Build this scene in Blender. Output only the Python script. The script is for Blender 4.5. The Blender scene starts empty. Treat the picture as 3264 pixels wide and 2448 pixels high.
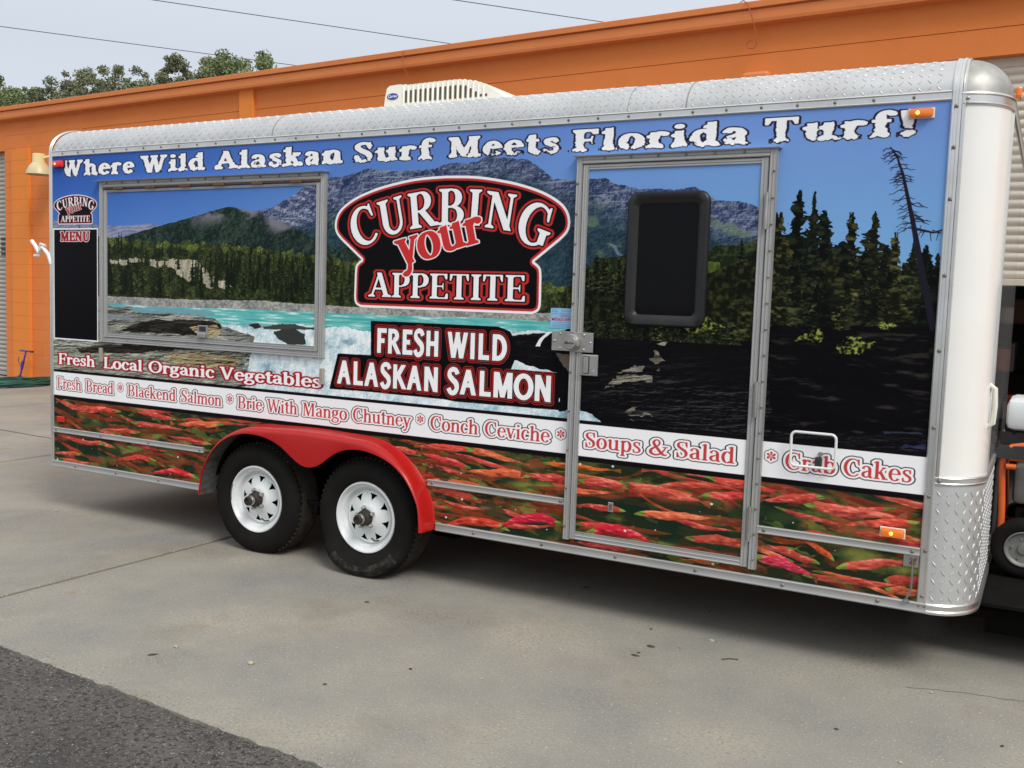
import bpy, bmesh, math, random
import numpy as np
from mathutils import Vector, Matrix
from mathutils.geometry import tessellate_polygon

# ================================================================ camera, sky, sun, exposure
scene = bpy.context.scene
ZO = 0.365                                    # height of the trailer's panel foot above the concrete
CAM_C = np.array([6.24382, -4.53898, 1.25449+ZO]); CAM_F = 3115.42
YAW, PITCH, ROLL = -0.501716976, 0.0854123414, 0.0333375872
def _axes():
    cy, sy, cp, sp = math.cos(YAW), math.sin(YAW), math.cos(PITCH), math.sin(PITCH)
    f = np.array([sy*cp, cy*cp, -sp]); r0 = np.array([cy, -sy, 0]); u0 = np.cross(r0, f)
    c, s = math.cos(ROLL), math.sin(ROLL)
    return c*r0+s*u0, -s*r0+c*u0, f
cam_r, cam_u, cam_f = _axes()
cam_data = bpy.data.cameras.new("camera"); cam = bpy.data.objects.new("camera", cam_data)
scene.collection.objects.link(cam)
M = Matrix(((cam_r[0], cam_u[0], -cam_f[0], CAM_C[0]), (cam_r[1], cam_u[1], -cam_f[1], CAM_C[1]), (cam_r[2], cam_u[2], -cam_f[2], CAM_C[2]), (0, 0, 0, 1)))
cam.matrix_world = M
cam_data.sensor_width = 36; cam_data.lens = CAM_F/3264*36
cam_data.clip_start = .05; cam_data.clip_end = 2000
scene.camera = cam

world = bpy.data.worlds.new("World"); scene.world = world; world.use_nodes = True
nt = world.node_tree; nt.nodes.clear()
SUN_EL, SUN_AZ = math.radians(48), math.radians(122)    # azimuth clockwise from +y
out = nt.nodes.new("ShaderNodeOutputWorld"); bg = nt.nodes.new("ShaderNodeBackground")
sky = nt.nodes.new("ShaderNodeTexSky"); sky.sky_type = 'NISHITA'; sky.sun_disc = False
sky.sun_elevation = SUN_EL; sky.sun_rotation = SUN_AZ; sky.dust_density = 4; sky.air_density = 1.2
# thin overcast: pale veil, brighter towards the zenith, over the clear sky
tc = nt.nodes.new("ShaderNodeTexCoord"); sep = nt.nodes.new("ShaderNodeSeparateXYZ")
mr = nt.nodes.new("ShaderNodeMapRange"); mr.inputs[1].default_value = 0; mr.inputs[2].default_value = 1
mr.inputs[3].default_value = 0; mr.inputs[4].default_value = 1
rp = nt.nodes.new("ShaderNodeValToRGB")
SK = 12.5
rp.color_ramp.elements[0].position = 0; rp.color_ramp.elements[0].color = (.66, .70, .755, 1)
rp.color_ramp.elements[1].position = 1; rp.color_ramp.elements[1].color = (1., 1., 1., 1)
e = rp.color_ramp.elements.new(.22); e.color = (.575, .615, .680, 1)
e = rp.color_ramp.elements.new(.55); e.color = (.84, .87, .91, 1)
mul = nt.nodes.new("ShaderNodeVectorMath"); mul.operation = 'SCALE'; mul.inputs['Scale'].default_value = SK
mix = nt.nodes.new("ShaderNodeMixRGB"); mix.inputs[0].default_value = .80
nt.links.new(tc.outputs['Generated'], sep.inputs[0]); nt.links.new(sep.outputs[2], mr.inputs[0])
nt.links.new(mr.outputs[0], rp.inputs[0]); nt.links.new(rp.outputs[0], mul.inputs[0])
nt.links.new(sky.outputs[0], mix.inputs[1]); nt.links.new(mul.outputs[0], mix.inputs[2])
nt.links.new(mix.outputs[0], bg.inputs[0]); bg.inputs[1].default_value = 0.1
nt.links.new(bg.outputs[0], out.inputs[0])

sun_d = bpy.data.lights.new("sun", 'SUN'); sun_d.energy = 2.1; sun_d.angle = math.radians(22); sun_d.color = (1, .96, .90)
sun = bpy.data.objects.new("sun", sun_d); scene.collection.objects.link(sun)
_d = Vector((math.sin(SUN_AZ)*math.cos(SUN_EL), math.cos(SUN_AZ)*math.cos(SUN_EL), math.sin(SUN_EL)))
sun.rotation_euler = _d.to_track_quat('Z', 'Y').to_euler(); sun.location = (12, -8, 12)

scene.view_settings.view_transform = 'Standard'; scene.view_settings.look = 'None'
scene.view_settings.exposure = 0.06; scene.view_settings.gamma = 1; scene.view_settings.use_curve_mapping = False
scene.render.engine = 'CYCLES'; scene.cycles.max_bounces = 8

# ================================================================ helpers
COL = scene.collection
class MB:
    """collects vertices and faces of ONE mesh object"""
    def __init__(s): s.v, s.f, s.uv = [], [], None
    def add(s, vs, fs):
        n = len(s.v); s.v += [tuple(v) for v in vs]; s.f += [tuple(i+n for i in f) for f in fs]; return s
    def box(s, x0, x1, y0, y1, z0, z1, b=0):
        if x0 > x1: x0, x1 = x1, x0
        if y0 > y1: y0, y1 = y1, y0
        if z0 > z1: z0, z1 = z1, z0
        if not b:
            return s.add([(x0, y0, z0), (x1, y0, z0), (x1, y1, z0), (x0, y1, z0), (x0, y0, z1), (x1, y0, z1), (x1, y1, z1), (x0, y1, z1)],
                         [(0, 3, 2, 1), (4, 5, 6, 7), (0, 1, 5, 4), (1, 2, 6, 5), (2, 3, 7, 6), (3, 0, 4, 7)])
        m = bmesh.new(); bmesh.ops.create_cube(m, size=1)
        for v in m.verts: v.co = Vector((x0+(v.co.x+.5)*(x1-x0), y0+(v.co.y+.5)*(y1-y0), z0+(v.co.z+.5)*(z1-z0)))
        bmesh.ops.bevel(m, geom=m.edges[:], offset=min(b, .45*min(x1-x0, y1-y0, z1-z0)), segments=2, profile=.5, affect='EDGES')
        s.bm(m); return s
    def bm(s, m):
        m.verts.index_update(); s.add([v.co[:] for v in m.verts], [[v.index for v in f.verts] for f in m.faces]); m.free()
    def ext(s, prof, a, b, axis='x', closed=True):
        """profile of 2-D points swept from a to b; axis x: (y,z); axis z: (x,y); axis y: (x,z)"""
        def P(p, t): return {'x': (t, p[0], p[1]), 'z': (p[0], p[1], t), 'y': (p[0], t, p[1])}[axis]
        n = len(prof); vs = [P(p, a) for p in prof]+[P(p, b) for p in prof]
        fs = [(i, (i+1) % n, n+(i+1) % n, n+i) for i in range(n if closed else n-1)]
        if closed: fs += [tuple(range(n))[::-1], tuple(range(n, 2*n))]
        return s.add(vs, fs)
    def grid(s, P, cu=False, cv=False):
        """P[i][j] points joined as a sheet"""
        n, m = len(P), len(P[0]); vs = [p for r in P for p in r]
        fs = [(i*m+j, i*m+(j+1) % m, ((i+1) % n)*m+(j+1) % m, ((i+1) % n)*m+j) for i in range(n if cu else n-1) for j in range(m if cv else m-1)]
        return s.add(vs, fs)
    def tube(s, pts, r, k=8, cap=True, closed=False):
        pts = [Vector(p) for p in pts]; n = len(pts); rings = []
        up = Vector((0, 0, 1)); prev = None
        for i, p in enumerate(pts):
            a = pts[(i-1) % n] if (i or closed) else p; b = pts[(i+1) % n] if (i < n-1 or closed) else p
            t = (b-a).normalized()
            u = prev-(prev.dot(t))*t if prev is not None else (up-up.dot(t)*t if abs(up.dot(t)) < .95 else Vector((1, 0, 0))-Vector((1, 0, 0)).dot(t)*t)
            u.normalize(); prev = u; w = t.cross(u); rr_ = r[i] if isinstance(r, (list, tuple)) else r
            rings.append([tuple(p+rr_*(math.cos(2*math.pi*j/k)*u+math.sin(2*math.pi*j/k)*w)) for j in range(k)])
        base = len(s.v); s.grid(rings, cu=closed, cv=True)
        if cap and not closed: s.f += [tuple(base+j for j in range(k))[::-1], tuple(base+(n-1)*k+j for j in range(k))]
        return s
    def lathe(s, prof, c, ax='y', k=32, closed=False):
        """prof: (radius, distance along the axis)"""
        P = []
        for r, d in prof:
            row = []
            for j in range(k):
                a = 2*math.pi*j/k; cu, cv = r*math.cos(a), r*math.sin(a)
                row.append({'y': (c[0]+cu, c[1]+d, c[2]+cv), 'z': (c[0]+cu, c[1]+cv, c[2]+d), 'x': (c[0]+d, c[1]+cu, c[2]+cv)}[ax])
            P.append(row)
        return s.grid(P, cu=closed, cv=True)
    def cyl(s, c, r, d0, d1, ax='y', k=16, r2=None):
        r2 = r if r2 is None else r2; base = len(s.v)
        s.lathe([(r, d0), (r2, d1)], c, ax, k)
        s.f += [tuple(base+j for j in range(k)), tuple(base+k+j for j in range(k))[::-1]]; return s
    def build(s, name, mat, parent=None, smooth=None, fixn=True):
        me = bpy.data.meshes.new(name); me.from_pydata(s.v, [], s.f); me.update()
        if fixn:
            m = bmesh.new(); m.from_mesh(me); bmesh.ops.recalc_face_normals(m, faces=m.faces[:]); m.to_mesh(me); m.free()
        o = bpy.data.objects.new(name, me); COL.objects.link(o)
        for mm in (mat if isinstance(mat, (list, tuple)) else [mat]): me.materials.append(mm)
        if smooth is not None:
            for p in me.polygons: p.use_smooth = True
            try: me.set_sharp_from_angle(angle=math.radians(smooth))
            except Exception: pass
        if parent:
            o.parent = parent; o.matrix_parent_inverse = parent_inv(parent)
        return o
def parent_inv(p):
    m = Matrix.Identity(4); q = p
    m = world_m(p).inverted(); return m
def world_m(p):
    loc = Matrix.Translation(p.location) @ p.rotation_euler.to_matrix().to_4x4()
    if p.parent: return world_m(p.parent) @ p.matrix_parent_inverse @ loc
    return loc
def empty(name, loc, rz=0, parent=None):
    o = bpy.data.objects.new(name, None); COL.objects.link(o); o.location = loc; o.rotation_euler = (0, 0, rz)
    o.empty_display_size = .2
    if parent: o.parent = parent; o.matrix_parent_inverse = parent_inv(parent)
    return o
def tag(o, label=None, cat=None, group=None, kind=None):
    if label: o['label'] = label
    if cat: o['category'] = cat
    if group: o['group'] = group
    if kind: o['kind'] = kind
    return o

def srgb(r, g, b):
    f = lambda c: (c/255/12.92) if c/255 <= .04045 else ((c/255+.055)/1.055)**2.4
    return (f(r), f(g), f(b), 1)
def mat(name, c1, rough=.6, metal=0, c2=None, sc=3, det=6, bump=0, bsc=60, spec=.5, coat=0, emit=0, spk=None, lo=.35, hi=.65, dirt=None, map_sc=(1, 1, 1)):
    m = bpy.data.materials.new(name); m.use_nodes = True; N = m.node_tree.nodes; L = m.node_tree.links
    b = N['Principled BSDF']; c1 = tuple(c1)[:3]+(1,)
    tc = N.new('ShaderNodeTexCoord'); mp = N.new('ShaderNodeMapping'); mp.inputs['Scale'].default_value = map_sc
    L.new(tc.outputs['Object'], mp.inputs[0])
    col = None
    def noise(scale, detail=6, rgh=.6):
        n = N.new('ShaderNodeTexNoise'); n.inputs['Scale'].default_value = scale; n.inputs['Detail'].default_value = detail
        n.inputs['Roughness'].default_value = rgh; L.new(mp.outputs[0], n.inputs['Vector']); return n
    if c2 is None: c2 = tuple(c*.86 for c in c1[:3])
    n = noise(sc, det); r = N.new('ShaderNodeMapRange'); r.inputs[1].default_value = lo; r.inputs[2].default_value = hi
    L.new(n.outputs[0], r.inputs[0]); mx = N.new('ShaderNodeMixRGB'); mx.inputs[1].default_value = c1; mx.inputs[2].default_value = tuple(c2)[:3]+(1,)
    L.new(r.outputs[0], mx.inputs[0]); col = mx.outputs[0]
    if dirt:
        dc, dsc, a, z = dirt
        n2 = noise(dsc, 8, .7); r2 = N.new('ShaderNodeMapRange'); r2.inputs[1].default_value = a; r2.inputs[2].default_value = z
        L.new(n2.outputs[0], r2.inputs[0]); m2 = N.new('ShaderNodeMixRGB'); L.new(r2.outputs[0], m2.inputs[0]); L.new(col, m2.inputs[1]); m2.inputs[2].default_value = tuple(dc)[:3]+(1,); col = m2.outputs[0]
    if spk:
        for (scol, ssc, th) in spk:
            v = N.new('ShaderNodeTexNoise'); v.inputs['Scale'].default_value = ssc; v.inputs['Detail'].default_value = 2; L.new(mp.outputs[0], v.inputs['Vector'])
            rr_ = N.new('ShaderNodeMapRange'); rr_.inputs[1].default_value = th; rr_.inputs[2].default_value = th+.05; L.new(v.outputs[0], rr_.inputs[0])
            m3 = N.new('ShaderNodeMixRGB'); L.new(rr_.outputs[0], m3.inputs[0]); L.new(col, m3.inputs[1]); m3.inputs[2].default_value = tuple(scol)[:3]+(1,); col = m3.outputs[0]
    L.new(col, b.inputs['Base Color'])
    rn = noise(sc*2.3, 4); rr2 = N.new('ShaderNodeMapRange'); rr2.inputs[3].default_value = rough*.82; rr2.inputs[4].default_value = min(1, rough*1.2); L.new(rn.outputs[0], rr2.inputs[0]); L.new(rr2.outputs[0], b.inputs['Roughness'])
    b.inputs['Metallic'].default_value = metal; b.inputs['Specular IOR Level'].default_value = spec
    if coat: b.inputs['Coat Weight'].default_value = coat; b.inputs['Coat Roughness'].default_value = .08
    if emit: b.inputs['Emission Color'].default_value = c1; b.inputs['Emission Strength'].default_value = emit
    if bump:
        bn = noise(bsc, 6, .65); bp = N.new('ShaderNodeBump'); bp.inputs['Strength'].default_value = 1; bp.inputs['Distance'].default_value = bump
        L.new(bn.outputs[0], bp.inputs['Height']); L.new(bp.outputs[0], b.inputs['Normal'])
    return m
# ---------------------------------------------------------------- printed artwork (numpy)
def q_y(px, py, Y=0.0):
    """point of the plane y=Y seen at a photo pixel, panel height (z above panel foot)"""
    d = cam_f + cam_r*(px-1632)/CAM_F - cam_u*(py-1224)/CAM_F
    t = (Y-CAM_C[1])/d[1]
    return CAM_C + t*d
def xz(px, py):
    q = q_y(px, py); return float(q[0]), float(q[2])-ZO
def V1(pts): return [xz(x*.4973, 350+y*.4973) for x, y in pts]
def V2(pts): return [xz(1000+x*.4521, 250+y*.4521) for x, y in pts]
def V3(pts): return [xz(1900+x*.6166, 150+y*.6166) for x, y in pts]
def V4(pts): return [xz(x*.4973, 1050+y*.4973) for x, y in pts]
def V5(pts): return [xz(1000+x*.4521, 950+y*.4521) for x, y in pts]
def V6(pts): return [xz(1700+x*.36166, 900+y*.36166) for x, y in pts]
def V7(pts): return [xz(2300+x*.4358, 1000+y*.4358) for x, y in pts]
def V8(pts): return [xz(2300+x*.4358, 1350+y*.4358) for x, y in pts]
def V9(pts): return [xz(1600+x*.40687, 1500+y*.40687) for x, y in pts]

PW, PH, PPM = 5.81, 2.15, 600
NW, NH = int(PW*PPM), int(PH*PPM)
XS = (np.arange(NW, dtype=np.float32)+.5)/PPM
ZS = (np.arange(NH, dtype=np.float32)+.5)/PPM
rg = np.random.default_rng(7)

def lat(coord, cell, n):
    t = coord/cell
    i = np.floor(t).astype(int); f = (t-i).astype(np.float32); f = f*f*(3-2*f)
    return i % n, f
def vnoise(xs, zs, cx, cz, seed):
    r = np.random.default_rng(seed)
    L = r.random((509, 509), dtype=np.float32)
    i, fz = lat(zs, cz, 508); j, fx = lat(xs, cx, 508)
    A = L[i]*(1-fz)[:, None] + L[i+1]*fz[:, None]
    return A[:, j]*(1-fx) + A[:, j+1]*fx
def fbm(xs, zs, cx, cz, seed, o=4, g=.5):
    s = 0; a = 1; n = 0
    for k in range(o):
        s = s + a*vnoise(xs, zs, cx/2**k, cz/2**k, seed*31+k); n += a; a *= g
    return s/n

def relief(xs, zs, cx, cz, seed, o=5, g=.6, kx=1., kz=1.):
    """lit relief of a rough surface, 0..1, as a photograph of rock shows it"""
    n = fbm(xs, zs, cx, cz, seed, o, g)
    s = kx*np.gradient(n, axis=1)*cx-kz*np.gradient(n, axis=0)*cz
    return np.clip(.5+.26*s/(s.std()+1e-9), 0, 1)

class Art:
    """an RGB canvas of the printed wrap, values in sRGB 0..1, row 0 at the bottom"""
    def __init__(s): s.a = np.zeros((NH, NW, 3), np.float32)
    def win(s, x0, x1, z0, z1):
        i0 = max(0, int(z0*PPM)); i1 = min(NH, int(z1*PPM)+1)
        j0 = max(0, int(x0*PPM)); j1 = min(NW, int(x1*PPM)+1)
        return slice(i0, max(i0, i1)), slice(j0, max(j0, j1))
    def put(s, w, mask, col):
        v = s.a[w]; m = mask[..., None]
        s.a[w] = v*(1-m) + np.asarray(col, np.float32)*m
def C8(*c): return np.array(c, np.float32)/255.
def mixc(a, b, t):
    return a + (b-a)*t[..., None]
def sst(a, b, x):
    t = np.clip((x-a)/(b-a), 0, 1); return t*t*(3-2*t)
def line(pts, xs, jit=0, seed=1, cell=.05):
    p = sorted(pts)
    z = np.interp(xs, [q[0] for q in p], [q[1] for q in p]).astype(np.float32)
    if jit: z = z + jit*(fbm(xs, np.array([.5]), cell, 1, seed, 4, .6)[0]-.5)*2
    return z
def inpoly(pts, xx, zz):
    m = np.zeros(xx.shape, bool); n = len(pts)
    for i in range(n):
        (x0, z0), (x1, z1) = pts[i], pts[(i+1) % n]
        if z0 == z1: continue
        c = ((z0 > zz) != (z1 > zz)) & (xx < (x1-x0)*(zz-z0)/(z1-z0)+x0)
        m ^= c
    return m
def polyband(A, pts, jit, cell, seed, col, soft=0, opacity=1):
    x0 = min(p[0] for p in pts)-jit; x1 = max(p[0] for p in pts)+jit
    z0 = min(p[1] for p in pts)-jit; z1 = max(p[1] for p in pts)+jit
    w = A.win(x0, x1, z0, z1)
    xs, zs = XS[w[1]], ZS[w[0]]
    xx, zz = np.meshgrid(xs, zs)
    if jit:
        xx = xx + (fbm(xs, zs, cell*2, cell, seed)-.5)*2*jit
        zz = zz + (fbm(xs, zs, cell*2, cell, seed+1)-.5)*2*jit
    m = inpoly(pts, xx, zz).astype(np.float32)*opacity
    c = col(xs, zs) if callable(col) else col
    A.put(w, m, c)

def conifer(A, x, base, h, w, dark, light, lit=.5, seed=0, ragged=.5):
    wn = A.win(x-w, x+w, base, base+h)
    xs, zs = XS[wn[1]], ZS[wn[0]]
    if len(xs) < 2 or len(zs) < 2: return
    xx, zz = np.meshgrid((xs-x)/w, (zs-base)/h)
    tiers = max(6, h/w*3.2)
    r1 = np.random.default_rng(seed); nk = int(tiers)+3
    kn = np.linspace(0, 1, nk); zc = (zs-base)/h
    lw = np.interp(zc, kn, r1.uniform(.35, 1.25, nk)); rw_ = np.interp(zc, kn, r1.uniform(.35, 1.25, nk))   # uneven boughs, left and right
    bend = np.interp(zc, [0, .5, 1], [0, r1.uniform(-.08, .08), r1.uniform(-.12, .12)])
    xx = xx-bend[:, None]
    env = (1-zz)**r1.uniform(.65, 1.0)*.86+.03
    n = fbm(xs, zs, w*.30, w*.12, seed+5, 3, .65)
    droop = fbm(xs, zs+.0*zs, w*.55, h/tiers*.45, seed+9, 3, .6)
    hw = env*np.where(xx < 0, lw[:, None], rw_[:, None])*(.35+1.25*np.clip((droop-.25)*1.7, 0, 1))
    m = (np.abs(xx) < hw) | ((np.abs(xx) < .03) & (zz < .985))
    m &= ~((n < .30+.10*ragged) & (np.abs(xx) > .35*env))
    sh = np.clip((n-.47)*3.4+(droop-.5)*1.2+xx*.25, 0, 1)*lit*np.clip(.35+1.3*vnoise(xs, zs, w*.9, h*.22, seed+3), 0, 1)
    A.put(wn, m.astype(np.float32), mixc(dark, light, sh))

def fish(A, x, z, L, T, ang, bend, body, head=(120, 140, 50), flip=1, seed=0, dull=0):
    R = L*.62
    w = A.win(x-R, x+R, z-R*.7, z+R*.7)
    xs, zs = XS[w[1]], ZS[w[0]]
    if len(xs) < 2 or len(zs) < 2: return
    xx, zz = np.meshgrid(xs-x, zs-z)
    ca, sa = math.cos(ang), math.sin(ang)
    u = (xx*ca+zz*sa)/(L/2)*flip; v = (-xx*sa+zz*ca) + bend*L*((u*.9)**2-.3)
    v = v + .12*T*np.sin(u*7+seed) + T*.25*(fbm(xs, zs, .03, .02, seed+77, 3)-.5)
    au = np.clip(np.abs(u), 0, 1)
    t = T*np.where(u > 0, np.maximum(1-au**3.0, 0)**.75, np.maximum(1-au**1.15, 0)**.8) + 1e-4
    tail = T*.62*sst(-.86, -1.12, u)*((u < -.80) & (u > -1.12))
    t = np.where(u < -.80, np.maximum(t*(u > -1), tail+.12*T), t)*(u < 1)*(u > -1.12)
    fin = (np.abs(u-.05) < .14)*(v > 0)*T*.16*(1-np.abs(u-.05)/.14)
    m = (np.abs(v) < t+fin*(v > 0)).astype(np.float32)
    n = fbm(xs, zs, L*.10, L*.022, seed+3, 3)
    body = C8(*body)
    c = mixc(body*.60, body, np.clip((v/T)*.5+.75, 0, 1))
    c = mixc(c, np.minimum(body*1.12+.17, 1), np.clip((n-.55)*3.0, 0, .6))
    c = mixc(c, C8(84, 24, 34), np.clip((.44-n)*3.2, 0, .6)*(v < T*.3))
    c = mixc(c, C8(250, 150, 130), np.clip((n-.58)*5, 0, .55)*np.clip(v/T+.3, 0, 1)*(0 if dull > .2 else 1))
    hd = C8(*head)
    hm = sst(.70, .78, u+(n-.5)*.18)
    c = mixc(c, mixc(hd*.55, hd*1.15, np.clip(n*1.6-.3+(v/T)*.3, 0, 1)), hm)
    tm = sst(-.80, -.90, u+(n-.5)*.1)*.8
    c = mixc(c, mixc(hd*.5, body*.7, np.clip(n*1.8-.4, 0, 1)), tm)
    edge = np.clip((np.abs(v)-.72*t)/(.28*t), 0, 1)*.35
    c = mixc(c, C8(40, 25, 20), edge*(v < 0))
    if dull: c = mixc(c, C8(74, 42, 26), np.full_like(n, dull))
    A.put(w, m, c)

# ---- letter shapes: every glyph is a union of polygons, read as a distance field
def arcpts(cx, cy, rx, ry, a0, a1, n=16):
    return [(cx+rx*math.cos(math.radians(a0+(a1-a0)*i/n)), cy+ry*math.sin(math.radians(a0+(a1-a0)*i/n))) for i in range(n+1)]
def spl(P, n=7):
    out = []
    for i in range(len(P)-1):
        p0 = P[max(i-1, 0)]; p1 = P[i]; p2 = P[i+1]; p3 = P[min(i+2, len(P)-1)]
        for k in range(n):
            t = k/n
            out.append(tuple(.5*((2*b)+(-a+c)*t+(2*a-5*b+4*c-d)*t*t+(-a+3*b-3*c+d)*t**3) for a, b, c, d in zip(p0, p1, p2, p3)))
    out.append(tuple(P[-1])); return out

class Gl:
    def __init__(g, s, h, sl, st): g.s, g.h, g.sl, g.st, g.P = s, h, sl, st, []
    def poly(g, *p): g.P.append(list(p))
    def rect(g, x0, y0, x1, y1): g.poly((x0, y0), (x1, y0), (x1, y1), (x0, y1))
    def strip(g, pts, wf=None):
        # pts (x,y) or (x,y,w); wf: width from direction (pen)
        n = len(pts); Lf, Rt = [], []
        for i in range(n):
            a = pts[max(i-1, 0)]; b = pts[min(i+1, n-1)]
            tx, ty = b[0]-a[0], b[1]-a[1]; l = math.hypot(tx, ty) or 1; tx /= l; ty /= l
            w = pts[i][2] if len(pts[i]) > 2 else g.h+(g.s*1.08-g.h)*abs(ty)**1.6
            Lf.append((pts[i][0]-ty*w/2, pts[i][1]+tx*w/2)); Rt.append((pts[i][0]+ty*w/2, pts[i][1]-tx*w/2))
        for i in range(n-1): g.poly(Lf[i], Lf[i+1], Rt[i+1], Rt[i])
    def ser(g, x, y, up=1, l=1, r=1, w=None):
        if not g.sl: return
        w = g.s if w is None else w; st = g.st*up
        g.poly((x-w/2-g.sl*l, y), (x+w/2+g.sl*r, y), (x+w/2+g.sl*r, y+st), (x+w/2, y+st*2.3), (x-w/2, y+st*2.3), (x-w/2-g.sl*l, y+st))
    def stem(g, x, y0, y1, f='bt', w=None):
        w = g.s if w is None else w
        g.rect(x-w/2, y0, x+w/2, y1)
        if 'b' in f: g.ser(x, y0, 1, w=w)
        if 't' in f: g.ser(x, y1, -1, w=w)
        if 'F' in f and g.sl:   # flag serif of lower-case stems
            g.poly((x-w/2-g.sl*1.1, y1-g.st*2.0), (x+w/2, y1+g.st*.3), (x+w/2, y1-g.st*2.5), (x-w/2, y1-g.st*3.2), (x-w/2-g.sl*1.1, y1-g.st*3.0))
    def diag(g, x0, y0, x1, y1, w):
        d = w/2*math.hypot(x1-x0, y1-y0)/max(abs(y1-y0), .01)
        g.poly((x0-d, y0), (x0+d, y0), (x1+d, y1), (x1-d, y1))
    def beak(g, x, y, up, w=None):   # vertical end of an arm
        if not g.sl: return
        L = .21
        g.poly((x, y), (x-g.h*.9, y), (x-g.h*2.2, y+.0*up), (x-g.h*1.0, y+L*up), (x, y+L*up))

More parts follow.
